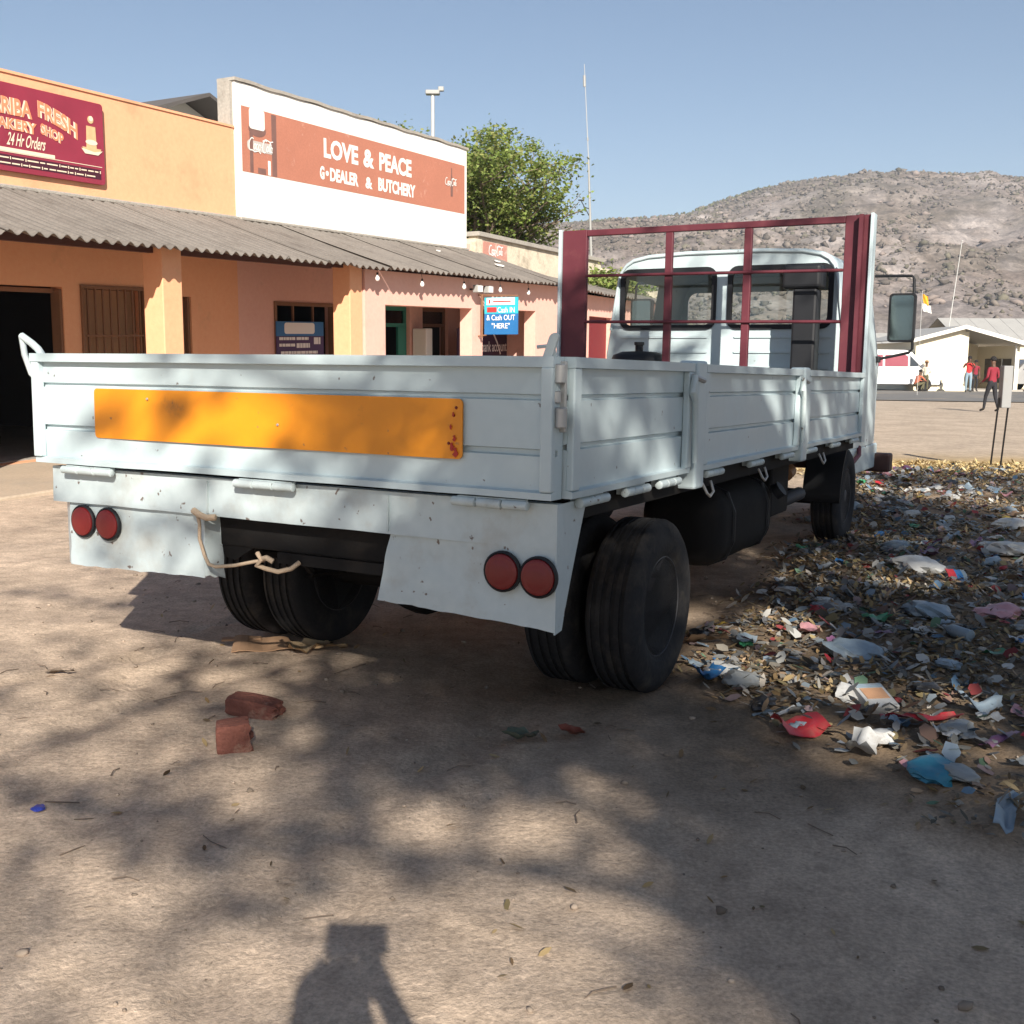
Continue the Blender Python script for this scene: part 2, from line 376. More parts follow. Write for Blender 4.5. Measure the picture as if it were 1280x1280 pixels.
# road across the view
asph = mat('worn_asphalt', (0.15, 0.145, 0.14), 0.15, 1.5, 0.9, fine=0.3, bump=0.3, bscale=20, dirt=((0.36, 0.29, 0.21), 0.5, 0.2, 0.35, 0.6))
rd = MB()
rx = np.linspace(-70, 150, 120)
def rn(x): return 43.5 - 0.17*(x-10) + 1.0*float(fbm(x*0.3, 2.0, 3))
def rf(x): return 60.3 - 0.03*(x-10) + 0.7*float(fbm(x*0.3, 8.0, 3))
rv = [(x, rn(x), 0.02) for x in rx] + [(x, rf(x), 0.02) for x in rx]
rd.add(rv, [(i, i+1, 120+i+1, 120+i) for i in range(119)])
tag(rd.build('road', asph, recalc=False), kind='structure', label='grey tarred road running past the cream house')
# mountain
RP = [(-900, 440), (-300, 415), (0, 400), (300, 335), (600, 280), (735, 268), (800, 262), (850, 256), (880, 243), (930, 227), (1000, 216), (1100, 210), (1180, 214), (1230, 221), (1280, 224), (1500, 262), (1900, 350), (2600, 430)]
YR = 620.0
HX = np.array([(p[0]-641.5)/1341.4*YR for p in RP]); HZ = np.array([(453-p[1])/1341.4*YR*0.93+1.5 for p in RP])
mx_ = np.linspace(-560, 900, 420); my_ = np.concatenate([np.linspace(150, 640, 190), np.linspace(650, 1000, 30)])
MX, MY = np.meshgrid(mx_, my_)
def mz(X, Y):
    H = np.interp(X, HX, HZ)
    t = np.clip((Y-165-25*fbm(X*0.01, Y*0.0+3))/(YR-165), 0, 2); up = np.where(t <= 1, (0.55*t + 0.45*t*t*(3-2*t)), 1 - 0.6*(t-1))
    env = np.clip(t*4, 0, 1)*np.clip(1.15-np.abs(t-0.45), 0.25, 1)
    n = 26*fbm(X*0.012, Y*0.012, 4) + 9*np.abs(fbm(X*0.05+4, Y*0.05, 4)) + 5*fbm(X*0.16, Y*0.16, 3)
    top = np.exp(-((t-1)/0.12)**2)
    return H*up + env*n*(1-0.80*top)*np.clip(H/80, 0.15, 1) - 2.5
MZ = mz(MX, MY)
Vm = np.stack([MX, MY, MZ], -1).reshape(-1, 3); a, b_ = len(mx_), len(my_)
ii = (np.arange(b_-1)[:, None]*a + np.arange(a-1)[None]).ravel()
mm = np_mesh('mountain', Vm, np.stack([ii, ii+1, ii+a+1, ii+a], 1))
X, Y = MX.ravel(), MY.ravel()
rock = np.array([0.185, 0.158, 0.148]); prock = np.array([0.27, 0.235, 0.218]); bush = np.array([0.105, 0.09, 0.072]); soil = np.array([0.175, 0.138, 0.115])
k1 = np.clip(0.5+2.2*fbm(X*0.02, Y*0.02, 4), 0, 1)[:, None]; k2 = np.clip(3.5*fbm(X*0.07+5, Y*0.05, 4), 0, 1)[:, None]; k3 = np.clip(3.0*fbm(X*0.03+50, Y*0.03, 4)+0.15, 0, 0.8)[:, None]
cm = rock*(1-k1) + soil*k1; cm = cm*(1-k3) + bush*k3; cm = cm*(1-k2) + prock*k2
color_attr(mm, 'rock', cm)
mmat = attr_mat('granite_hill', 'rock', 0.95, spec=0.1); N = mmat.node_tree.nodes; L = mmat.node_tree.links; b = N['Principled BSDF']
tc = N.new('ShaderNodeTexCoord'); out = [n for n in N if n.type == 'VERTEX_COLOR'][0].outputs[0]
for sc, lo, hi in ((0.05, 0.72, 1.28), (0.35, 0.62, 1.38), (1.2, 0.72, 1.28)):
    n = N.new('ShaderNodeTexNoise'); n.inputs['Scale'].default_value = sc; n.inputs['Detail'].default_value = 6; n.inputs['Roughness'].default_value = 0.7; L.new(tc.outputs['Object'], n.inputs['Vector'])
    mr = N.new('ShaderNodeMapRange'); mr.inputs[1].default_value = 0.33; mr.inputs[2].default_value = 0.67; mr.inputs[3].default_value = lo; mr.inputs[4].default_value = hi; L.new(n.outputs[0], mr.inputs[0])
    x_ = N.new('ShaderNodeMix'); x_.data_type = 'RGBA'; x_.blend_type = 'MULTIPLY'; x_.inputs[0].default_value = 1; L.new(out, x_.inputs[6]); L.new(mr.outputs[0], x_.inputs[7]); out = x_.outputs[2]
L.new(out, b.inputs['Base Color'])
tag(link('mountain', mm, mmat), kind='structure', label='rocky granite mountain with dry scrub behind the town')
# scattered boulders and bushes on the slope (uncountable)
def ico():
    bm = bmesh.new(); bmesh.ops.create_icosphere(bm, subdivisions=1, radius=1); v = np.array([q.co[:] for q in bm.verts]); bm.verts.index_update(); f = np.array([[q.index for q in g.verts] for g in bm.faces]); bm.free(); return v, f
IV, IF = ico()
def blobs(name, P, S, cols, material, squash=0.75, jit=0.35, smooth=False):
    n = len(P); k = len(IV)
    ang = RNG.random(n)*2*PI; cs, sn = np.cos(ang), np.sin(ang)
    W = IV[None]*(1 + jit*(RNG.random((n, k, 1))*2-1))*S[:, None, None]; W[:, :, 2] *= squash
    st = 0.7 + 0.7*RNG.random((n, 1)); W[:, :, 0] *= st
    Q = np.stack([W[..., 0]*cs[:, None]-W[..., 1]*sn[:, None], W[..., 0]*sn[:, None]+W[..., 1]*cs[:, None], W[..., 2]], -1) + P[:, None]
    F = (IF[None] + (np.arange(n)*k)[:, None, None]).reshape(-1, 3)
    me = np_mesh(name, Q.reshape(-1, 3), F, smooth); color_attr(me, 'tint', np.repeat(cols, k, 0)*(0.85+0.3*RNG.random((n*k, 1))))
    return link(name, me, material)
tint = attr_mat('tinted_rough', 'tint', 0.95, spec=0.1)
def slope_pts(n):
    X = RNG.uniform(-30, 420, n); Y = RNG.uniform(180, 635, n); return X, Y
X, Y = slope_pts(34000); keep = (fbm(X*0.025, Y*0.02, 3) > -0.08); X, Y = X[keep], Y[keep]
S = RNG.uniform(0.25, 0.5, len(X))*(1.0 + 1.8*RNG.random(len(X))**4)
cb = np.where(RNG.random((len(X), 1)) < 0.25, np.array([[0.12, 0.108, 0.08]]), np.array([[0.14, 0.118, 0.10]]))*(0.7+0.6*RNG.random((len(X), 1)))
tag(blobs('hillside_scrub', np.stack([X, Y, mz(X, Y)+S*0.4], 1), S, cb, tint, 0.8, 0.75), 'dry brown scrub dotted over the mountain side', 'scrub', kind='stuff')
X, Y = slope_pts(6000); keep = (fbm(X*0.03+40, Y*0.03, 3) > -0.02); X, Y = X[keep], Y[keep]
S = 0.35 + 1.8*RNG.random(len(X))**6
cb = np.array([[0.22, 0.18, 0.16]])*(0.65+0.6*RNG.random((len(X), 1)))
tag(blobs('hillside_boulders', np.stack([X, Y, mz(X, Y)+S*0.15], 1), S, cb, tint, 0.6, 0.5), 'pale granite boulders scattered over the mountain side', 'boulders', kind='stuff')
# trees along the ridge and at the hill's foot read as one mass
X = RNG.uniform(-40, 420, 700); Y = RNG.uniform(598, 622, 700); S = RNG.uniform(0.5, 1.3, 700)*(0.6+1.2*np.clip(fbm(X*0.02, 0*X, 3)+0.4, 0, 1))
tag(blobs('ridge_bushes', np.stack([X, Y, mz(X, Y)+S*0.5], 1), S, np.array([[0.10, 0.10, 0.055]])*(0.7+0.6*RNG.random((700, 1))), tint, 1.1, 0.4), 'dark bushes along the skyline of the mountain', 'bushes', kind='stuff')
X = RNG.uniform(-20, 130, 420); Y = RNG.uniform(100, 190, 420); S = RNG.uniform(0.6, 1.6, 420)
tag(blobs('roadside_bushes', np.stack([X, Y, np.maximum(mz(X, Y), 0)+S*0.5], 1), S, np.array([[0.12, 0.11, 0.06]])*(0.6+0.8*RNG.random((420, 1))), tint, 0.9, 0.45), 'low dusty bushes at the foot of the mountain', 'bushes', kind='stuff')
# ================================================================ the shop row
BO = Vector((-6.5, 13.7, 0)); BAZ = math.radians(27.6); BK = 0.025
BD = Vector((math.sin(BAZ), math.cos(BAZ), 0)); BN = Vector((math.cos(BAZ), -math.sin(BAZ), 0))
def B(s, d, z): p = BO + BD*s + BN*d; return (p.x, p.y, z + BK*s)          # along the row, out from the wall, up (row climbs gently)
def B0(s, d, z): p = BO + BD*s + BN*d; return (p.x, p.y, z)
orange = mat('orange_wall_paint', (0.80, 0.40, 0.225), 0.06, 1.2, 0.85, fine=0.12, bump=0.12, bscale=40, dirt=((0.42, 0.25, 0.14), 0.56, 0.18, 0.9, 0.55))
salmon = mat('salmon_wall_paint', (0.74, 0.43, 0.355), 0.07, 1.2, 0.85, fine=0.12, bump=0.12, bscale=40, dirt=((0.40, 0.27, 0.20), 0.57, 0.16, 1.1, 0.5))
whitew = mat('white_wall_paint', (0.80, 0.78, 0.74), 0.04, 1.0, 0.85, fine=0.08, bump=0.1, bscale=30, dirt=((0.5, 0.45, 0.38), 0.64, 0.12, 0.8, 0.5))
asb = mat('weathered_fibre_cement', (0.175, 0.155, 0.137), 0.2, 2.5, 0.95, fine=0.3, bump=0.2, bscale=50, dirt=((0.085, 0.07, 0.06), 0.52, 0.2, 1.6, 0.65), island=0.10)
conc = mat('stained_concrete', (0.36, 0.33, 0.29), 0.2, 2, 0.95, fine=0.3, bump=0.3, bscale=30, dirt=((0.16, 0.14, 0.12), 0.5, 0.2, 2, 0.6))
timber = mat('dark_red_timber', (0.10, 0.04, 0.03), 0.2, 5, 0.8)
grate = mat('rusty_brown_steel', (0.22, 0.11, 0.06), 0.2, 10, 0.8)
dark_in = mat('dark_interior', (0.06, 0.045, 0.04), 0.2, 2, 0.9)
slabm = mat('sand_dusted_slab', (0.43, 0.345, 0.26), 0.15, 2, 0.95, fine=0.2, bump=0.2, bscale=30, dirt=((0.30, 0.27, 0.23), 0.55, 0.2, 1.2, 0.5))
# ---- bakery
bk = tag(empty('bakery_building', B(1.0, 0, 0)), 'orange painted bakery with corrugated veranda and flat parapet', 'building')
def on(parent, mb, name, m, xf=B, **k):
    o = mb.build(name, m, None, xf=xf, **k); o.parent = parent; o.matrix_parent_inverse = parent.matrix_world.inverted(); return o
bpy.context.view_layer.update()
pl = lambda d0: (lambda s, z, t: (s, d0 - t, z))
mb = MB().plate([(-6, -0.4), (4.43, -0.4), (4.43, 4.95), (-6, 4.95)], [[(-1.7, 0.08), (1.02, 0.08), (1.02, 2.36), (-1.7, 2.36)], [(1.33, 1.0), (2.43, 1.0), (2.43, 2.36), (1.33, 2.36)], [(3.12, 0.08), (3.38, 0.08), (3.38, 2.3), (3.12, 2.3)]], pl(0), 0.23)
on(bk, mb, 'wall', orange)
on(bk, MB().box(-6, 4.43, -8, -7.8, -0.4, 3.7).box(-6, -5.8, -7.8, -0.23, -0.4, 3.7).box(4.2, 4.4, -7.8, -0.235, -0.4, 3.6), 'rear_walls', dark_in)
on(bk, MB().box(-5.8, 4.2, -7.8, -0.24, 3.4, 3.55), 'flat_roof', conc)
on(bk, MB().box(-5.8, 4.2, -7.8, -0.24, -0.3, 0.09), 'shop_floor', conc)
on(bk, MB().box(0.98, 1.06, -0.2, -0.02, 0.08, 2.33).box(-1.7, 0.98, -0.2, -0.12, 2.28, 2.34), 'door_frame', grate, bevel=0.01)
mb = MB().box(1.30, 1.345, -0.05, 0.03, 0.97, 2.40).box(2.41, 2.46, -0.05, 0.03, 0.97, 2.40).box(1.345, 2.41, -0.05, 0.03, 2.355, 2.40).box(1.345, 2.41, -0.05, 0.03, 0.97, 1.01).box(1.345, 2.41, -0.02, 0.01, 1.70, 1.73)
gw = on(bk, mb, 'window_grille', grate, bevel=0.004)
for i in range(8):
    on(bk, MB().box(1.345+0.133*(i+0.5), 1.365+0.133*(i+0.5), -0.015, 0.012, 1.01, 1.70).box(1.345+0.133*(i+0.5), 1.365+0.133*(i+0.5), -0.015, 0.012, 1.73, 2.355), 'bar', grate)
on(bk, MB().box(1.34, 2.42, -0.21, -0.17, 1.02, 2.35), 'window_shutter', mat('tan_shutter', (0.34, 0.19, 0.10), 0.15, 8, 0.8))
on(bk, MB().box(3.13, 3.17, -0.2, -0.03, 0.08, 2.29).box(3.33, 3.37, -0.2, -0.03, 0.08, 2.29).box(3.17, 3.33, -0.16, -0.1, 0.08, 2.29), 'narrow_door', grate)
for s in (-3.0, 0.84, 4.72):
    on(bk, MB().box(s, s+0.33, 1.67, 2.0, -0.4, 2.80), 'veranda_pillar', orange, bevel=0.012)
on(bk, MB().box(-6, 5.05, -0.0, 2.45, -0.6, 0.08), 'veranda_slab', slabm, bevel=0.02)
on(bk, MB().box(-6, 4.45, 1.78, 1.86, 2.72, 2.86).box(-6, 4.45, 0.9, 0.97, 3.02, 3.14), 'roof_purlin', timber)
def sheet(s0, s1, d0, z0, d1, z1, ph, drop):
    mb = MB(); n = int((s1-s0)/0.0295)+1; v = []
    for j in range(5):
        t = j/4; sag = 0.012*math.sin(t*PI)
        for i in range(n+1):
            s = s0 + (s1-s0)*i/n; a = 0.027*math.cos(2*PI*(s+ph)/0.177)
            v.append((s, d0+(d1-d0)*t, z0+(z1-z0)*t + a - sag + drop*(1-t)))
    f = [(j*(n+1)+i, j*(n+1)+i+1, (j+1)*(n+1)+i+1, (j+1)*(n+1)+i) for j in range(4) for i in range(n)]
    m = len(v); v += [(p[0], p[1], p[2]-0.008) for p in v]
    f += [tuple(m+i for i in reversed(q)) for q in f]
    for i in range(n): f.append((i+1, i, m+i, m+i+1))
    return mb.add(v, f)
rs = random.Random(3)
def veranda_roof(parent, s0, s1, z_e=2.75, z_w=3.53, xf=B, d_e=2.35, d_w=0.04):
    s = s0; i = 0
    while s < s1-0.2:
        e = min(s1, s+0.945); on(parent, sheet(s, e, d_e + rs.uniform(-0.03, 0.04), z_e + (0.010 if i % 2 else 0), d_w, z_w + (0.010 if i % 2 else 0), 0, rs.uniform(-0.008, 0.008)), 'roof_sheet', asb, xf=xf, smooth=50, recalc=False)
        s = e - 0.06 if e < s1 else e; i += 1
veranda_roof(bk, -6.05, 4.43)
on(bk, MB().box(-6, 4.44, 0.0, 0.07, 3.535, 3.59), 'mortar_flashing', conc, bevel=0.015)
on(bk, MB().box(-6, 4.43, -0.25, 0.02, 4.951, 4.985), 'parapet_coping', orange)
# ---- bakery sign board (hangs on the parapet)
maroon_s = mat('maroon_print', (0.27, 0.03, 0.055), 0.3, 2.2, 0.45)
def flat(d): return lambda x, y: (x, d, y)
sb_ = tag(empty('bakery_signboard', B(0.2, 0.05, 3.76)), 'maroon printed bakery shop signboard on the orange parapet', 'sign'); bpy.context.view_layer.update()
mb = MB().plate(rrect(-1.35, 1.77, 3.755, 4.82, 0.045), [], pl(0.06), 0.045); on(sb_, mb, 'board', maroon_s)
cream = mat('cream_print', (0.80, 0.66, 0.50), 0.05, 5, 0.6); pinkp = mat('salmon_print', (0.78, 0.25, 0.13), 0.1, 5, 0.6); whp = mat('white_print', (0.80, 0.78, 0.76), 0.03, 5, 0.6); darkp = mat('dark_maroon_print', (0.06, 0.012, 0.025), 0.2, 5, 0.6)
wr = lambda x, y: (x, y - 0.28*max(0, x-0.45)**2)
for nm, m_, bo, dd in (('lettering_outline', cream, 0.085, 0.064), ('lettering', pinkp, 0.02, 0.068)):
    mb = MB()
    for word, a0, a1, y0, y1 in (('ARIBA', 0.03, 0.63, 4.44, 4.65), ('FRESH', 0.72, 1.33, 4.50, 4.71), ('BAKERY', 0.03, 0.69, 4.26, 4.40), ('SHOP', 0.75, 1.10, 4.30, 4.44)):
        text_mb(mb, word, a0, a1, y0, y1, flat(dd), bo, wr)
    on(sb_, mb, nm, m_, recalc=False)
mb = MB(); text_mb(mb, '24 Hr Orders', 0.24, 0.80, 4.07, 4.23, flat(0.066), 0.015, lambda x, y: (x+0.25*(y-4.1), y))
on(sb_, mb, 'script_line', cream, recalc=False)
mb = MB()
for (a0, a1, y, h) in ((-0.3, 0.95, 4.015, 0.045), (-1.2, 1.72, 3.985, 0.008)): mb.box(a0, a1, 0.061, 0.065, y-h/2, y+h/2)
rr = random.Random(5)
for y in (3.915, 3.85):
    x = -1.2
    while x < 1.62:
        l = rr.uniform(0.05, 0.17); mb.box(x, x+l, 0.061, 0.065, y-0.008, y+0.008); x += l + rr.uniform(0.015, 0.03)
        if rr.random() < 0.45: mb.box(x, x+0.012, 0.061, 0.065, y-0.018, y+0.018); x += 0.03
on(sb_, mb, 'small_print', cream)
on(sb_, MB().plate([(-1.3, 3.95), (1.7, 3.95), (1.7, 3.82), (-1.3, 3.82)], [], pl(0.0625), 0.001), 'print_band', darkp)
ck = mat('cake_print', (0.62, 0.42, 0.22), 0.25, 14, 0.6)
mb = MB()
mb.plate([(1.43, 4.16), (1.68, 4.16), (1.72, 4.22), (1.40, 4.22)], [], pl(0.066), 0.002); mb.plate([(1.47, 4.22), (1.64, 4.22), (1.63, 4.50), (1.48, 4.50)], [], pl(0.066), 0.002)
mb.plate(arc(1.555, 4.585, 0.05, 0.05, 0, 330, 12), [], pl(0.066), 0.002); on(sb_, mb, 'cake_picture', ck)
mb = MB().plate(arc(1.555, 4.29, 0.10, 0.035, 0, 345, 14), [], pl(0.069), 0.002).plate(arc(1.56, 4.60, 0.035, 0.035, 0, 330, 10), [], pl(0.069), 0.002).plate([(1.38, 4.20), (1.44, 4.135), (1.66, 4.135), (1.74, 4.20), (1.60, 4.17)], [], pl(0.069), 0.002); on(sb_, mb, 'icing_picture', cream)
# ---- love and peace store
st = tag(empty('general_store_building', B(8.0, 0, 0)), 'salmon general dealer and butchery store with tall white parapet', 'building'); bpy.context.view_layer.update()
on(st, MB().plate([(4.43, -0.4), (12.2, -0.4), (12.2, 3.7), (4.43, 3.7)], [[(5.32, 1.0), (6.98, 1.0), (6.98, 2.26), (5.32, 2.26)], [(8.62, 0.1), (9.48, 0.1), (9.48, 2.28), (8.62, 2.28)], [(9.97, 0.1), (11.0, 0.1), (11.0, 2.28), (9.97, 2.28)]], pl(0), 0.22), 'wall', salmon)
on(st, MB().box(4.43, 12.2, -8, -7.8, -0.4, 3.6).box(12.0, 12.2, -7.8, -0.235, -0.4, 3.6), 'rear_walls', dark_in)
on(st, MB().box(4.43, 12.0, -7.8, -0.24, 3.4, 3.55), 'flat_roof', conc)
on(st, MB().box(4.43, 12.0, -7.8, -0.24, -0.3, 0.09), 'shop_floor', conc)
pw = on(st, MB().box(4.45, 11.73, -0.27, 0.03, 3.46, 5.67), 'parapet_wall', whitew, bevel=0.01)
mb = MB().patch(lambda a, b: (4.42+7.35*a, -0.31+0.37*b, 5.671+0.012*math.sin(a*40)*math.sin(a*17)), 60, 1, (0, 0, 0.05)); on(st, mb, 'parapet_coping', conc)
on(st, MB().box(4.38, 4.445, -0.27, -0.02, 4.99, 5.66), 'parapet_end', conc)
redp = mat('faded_red_paint', (0.44, 0.175, 0.115), 0.12, 2.5, 0.8, fine=0.15, dirt=((0.66, 0.42, 0.34), 0.62, 0.1, 3.0, 0.6))
bandm = on(st, MB().box(4.58, 11.63, 0.026, 0.034, 4.31, 5.32), 'painted_band', redp)
wl = mat('white_sign_lettering', (0.80, 0.78, 0.74), 0.05, 5, 0.8, dirt=((0.6, 0.35, 0.28), 0.63, 0.08, 9, 0.6))
mb = MB()
for word, a0, a1, y0, y1, bo in (('LOVE', 6.69, 7.72, 4.81, 5.15, 0.03), ('&', 7.88, 8.23, 4.81, 5.14, 0.03), ('PEACE', 8.40, 9.52, 4.81, 5.15, 0.03), ('G', 6.57, 6.70, 4.43, 4.66, 0.04), ('DEALER', 6.86, 7.72, 4.43, 4.66, 0.035), ('&', 7.94, 8.17, 4.43, 4.64, 0.03), ('BUTCHERY', 8.36, 9.66, 4.43, 4.68, 0.035)):
    mb = MB(); text_mb(mb, word, a0, a1, y0, y1, flat(0.038), bo+0.01); on(st, mb, 'painted_lettering', wl, recalc=False)
mb = MB(); mb.add([(x, 0.038, y) for x, y in arc(6.78, 4.55, 0.045, 0.045, 0, 330, 11)], [tuple(range(12))])
on(st, mb, 'painted_dot', wl, recalc=False)
cola = mat('cola_brown_paint', (0.19, 0.10, 0.085), 0.25, 8, 0.8); pgrey = mat('grey_sign_paint', (0.50, 0.46, 0.43), 0.2, 8, 0.8)
mb = MB()
for x0, x1, y0, y1 in ((4.76, 4.84, 4.32, 4.94), (5.30, 5.42, 4.32, 5.30)): mb.box(x0, x1, 0.033, 0.037, y0, y1)
mb.plate(arc(4.95, 4.99, 0.21, 0.10, 180, 360, 12)+[(5.16, 5.03), (4.74, 5.03)], [], pl(0.0365), 0.002); mb.box(4.95, 5.14, 0.033, 0.037, 4.32, 4.41)
on(st, mb, 'painted_bottle', cola)
on(st, MB().plate(rrect(4.76, 5.13, 5.0, 5.318, 0.05), [], pl(0.040), 0.003), 'painted_bottle_neck', whitew)
on(st, MB().box(5.20, 5.26, 0.033, 0.037, 4.32, 4.55), 'painted_highlight', whitew)
mb = MB(); mb.add([(x, 0.0365, y) for x, y in rrect(4.70, 5.40, 4.66, 4.82, 0.06)], [tuple(range(24))]); on(st, mb, 'painted_label', pgrey, recalc=False)
mb = MB(); script_mb(mb, 4.72, 5.38, 4.63, 4.88, flat(0.043), 0.07); on(st, mb, 'script_logo', wl, recalc=False)
mb = MB()
mb.plate([(11.04, 4.62), (11.12, 4.62), (11.13, 4.92), (11.095, 5.06), (11.09, 5.2), (11.06, 5.2), (11.055, 5.06), (11.03, 4.92)], [], pl(0.040), 0.003); on(st, mb, 'painted_small_bottle', cola)
mb = MB(); script_mb(mb, 10.80, 11.32, 4.82, 5.0, flat(0.043), 0.09); on(st, mb, 'small_script_logo', wl, recalc=False)
# front wall of the veranda with two openings
on(st, MB().plate([(5.09, -0.4), (12.2, -0.4), (12.2, 2.74), (5.09, 2.74)], [[(5.65, 0.1), (8.5, 0.1), (8.5, 2.2), (5.65, 2.2)], [(8.9, 0.1), (11.15, 0.1), (11.15, 2.2), (8.9, 2.2)]], pl(2.02), 0.26), 'veranda_front_wall', salmon)
on(st, MB().box(12.0, 12.2, 0.0, 1.75, -0.4, 2.9), 'veranda_end_wall', salmon)
on(st, MB().box(5.06, 12.2, 0.0, 2.4, -0.6, 0.085), 'veranda_slab', slabm)
on(st, MB().box(4.45, 12.2, 1.80, 1.88, 2.745, 2.87).box(4.45, 12.2, 0.9, 0.97, 3.02, 3.14), 'roof_purlin', timber)
veranda_roof(st, 4.43, 12.25)
on(st, MB().box(4.45, 11.73, 0.031, 0.10, 3.535, 3.585), 'mortar_flashing', conc, bevel=0.015)
for s, t, r in ((10.9, 0.45, 0.16), (11.5, 0.62, 0.10), (9.6, 0.75, 0.08)):
    mb = MB().plate([(s+r*math.cos(q)*rs.uniform(0.7, 1.2), 2.35-2.31*t+0.5*r*math.sin(q)*rs.uniform(0.6, 1.2)) for q in np.linspace(0, 5.8, 11)], [], lambda x, y, d, : (x, y, 2.75+(2.35-y)/2.31*0.78+0.034+d), 0.012); on(st, mb, 'cement_patch', whitew)
teal = mat('teal_window_frame', (0.03, 0.20, 0.15), 0.15, 6, 0.6)
paneg = glass('shop_glass', (0.35, 0.38, 0.38), 0.05, 0.02)
for a0, a1 in ((8.62, 9.48), (9.97, 11.0)):
    w_ = on(st, MB().box(a0, a0+0.06, -0.16, -0.08, 0.1, 2.28).box(a1-0.06, a1, -0.16, -0.08, 0.1, 2.28).box(a0+0.06, a1-0.06, -0.16, -0.08, 2.2, 2.28).box(a0+0.06, a1-0.06, -0.16, -0.08, 1.88, 1.95), 'door_frame', teal if a0 < 9 else grate)
    on(st, MB().box(a0+0.06, a1-0.06, -0.125, -0.12, 1.95, 2.2), 'pane', paneg)
on(st, MB().box(9.15, 9.42, -0.11, -0.06, 0.12, 1.88), 'door_leaf', teal)
on(st, MB().box(9.55, 9.80, 0.02, 0.35, 0.1, 1.85), 'white_cabinet', whitew, bevel=0.02)
on(st, MB().box(5.30, 5.36, -0.12, 0.02, 1.0, 2.28).box(6.94, 7.0, -0.12, 0.02, 1.0, 2.28).box(5.36, 6.94, -0.12, 0.02, 2.22, 2.28).box(5.85, 5.88, -0.08, -0.04, 1.0, 2.22).box(6.4, 6.43, -0.08, -0.04, 1.0, 2.22), 'window_frame', grate)
# ---- things hanging on the store
def printed(parent, mb, name, m): return on(parent, mb, name, m, recalc=False)
ban = tag(empty('advert_banner', B(5.9, 0.05, 1.4)), 'blue and purple money advert banner in the shaded store window', 'banner'); bpy.context.view_layer.update()
purp = mat('purple_print', (0.07, 0.035, 0.11), 0.15, 4, 0.6); bluep = mat('blue_print', (0.02, 0.14, 0.36), 0.15, 4, 0.5); cyanp = mat('cyan_print', (0.03, 0.42, 0.52), 0.1, 4, 0.5); redpr = mat('red_print', (0.6, 0.04, 0.04), 0.1, 4, 0.5)
on(ban, MB().box(5.30, 6.58, 0.03, 0.05, 1.2, 1.70), 'banner_sheet', purp); on(ban, MB().box(5.30, 6.58, 0.03, 0.05, 1.702, 1.95), 'banner_top', bluep)
on(ban, MB().plate(rrect(5.5, 6.32, 1.74, 1.93, 0.05), [], pl(0.056), 0.004), 'logo_panel', whp)
mb = MB()
for a0, a1, z0, h in ((5.36, 5.78, 1.66, 0.05), (5.36, 5.78, 1.55, 0.05), (5.82, 6.15, 1.66, 0.05), (5.82, 6.18, 1.54, 0.08), (6.3, 6.48, 1.62, 0.12), (5.4, 6.4, 1.42, 0.05)): 
    x = a0; mb = MB()
    while x < a1: l = rr.uniform(0.04, 0.12); mb.box(x, min(a1, x+l), 0.051, 0.056, z0-h/2, z0+h/2); x += l+0.015
    on(ban, mb, 'banner_print', whp)
bs = tag(empty('cash_sign', B(8.72, 2.1, 1.7)), 'bright blue cash in and cash out sign projecting from the store wall', 'sign'); bpy.context.view_layer.update()
fs = lambda dd: (lambda x, y: (8.72-dd, x, y))       # faces along the row
on(bs, MB().box(8.72, 8.75, 2.16, 2.86, 1.72, 2.1), 'sign_board', bluep); on(bs, MB().box(8.72, 8.75, 2.16, 2.86, 2.101, 2.25), 'sign_middle', cyanp); on(bs, MB().box(8.72, 8.75, 2.16, 2.86, 2.251, 2.40), 'sign_header', cyanp)
on(bs, MB().box(8.712, 8.7195, 2.21, 2.80, 2.26, 2.39), 'header_panel', whp); on(bs, MB().box(8.712, 8.7195, 2.22, 2.42, 2.13, 2.22), 'red_tag', redpr)
for t_, a0, a1, y0, y1 in (('Cash IN', 2.44, 2.80, 2.12, 2.22), ('& Cash OUT', 2.21, 2.81, 1.98, 2.08), ('"HERE"', 2.32, 2.70, 1.83, 1.93)):
    mb = MB(); text_mb(mb, t_, a0, a1, y0, y1, fs(0.006), 0.008); printed(bs, mb, 'sign_lettering', whp)
mb = MB().box(8.705, 8.711, 2.26, 2.29, 2.29, 2.36).box(8.705, 8.711, 2.35, 2.72, 2.315, 2.335); on(bs, mb, 'header_print', redpr)
on(bs, MB().tube([B_ for B_ in ((8.735, 2.10, 2.46), (8.735, 2.10, 1.66))], 0.02).tube([(8.735, 2.02, 2.45), (8.735, 2.86, 2.42)], 0.014).tube([(8.735, 2.02, 1.69), (8.735, 2.2, 1.71)], 0.014), 'bracket', grate)
pb = tag(empty('bank_board', B(10.2, 0.9, 0.1)), 'dark purple bank account board inside the store veranda', 'sign'); bpy.context.view_layer.update()
on(pb, MB().box(9.9, 12.0, 0.86, 0.90, 0.12, 1.85), 'board', mat('dark_purple_print', (0.045, 0.02, 0.05), 0.15, 3, 0.6))
mb = MB(); text_mb(mb, 'ra bank account', 10.65, 11.98, 1.36, 1.58, flat(0.903), 0.01); printed(pb, mb, 'board_lettering', whp)
mb = MB(); ribbon(mb, [(11.3, 1.83), (11.55, 1.55), (11.7, 1.3)], 0.05, flat(0.903)); printed(pb, mb, 'board_stroke', whp)
on(pb, MB().box(10.0, 10.06, 0.7, 0.86, 0.085, 0.12).box(11.84, 11.9, 0.7, 0.86, 0.085, 0.12), 'foot', grate)
bulb_m = mat('white_bulb_glass', (0.82, 0.82, 0.8), 0.02, 5, 0.25); wire_m = mat('black_wire', (0.02, 0.02, 0.02), 0.1, 5, 0.6)
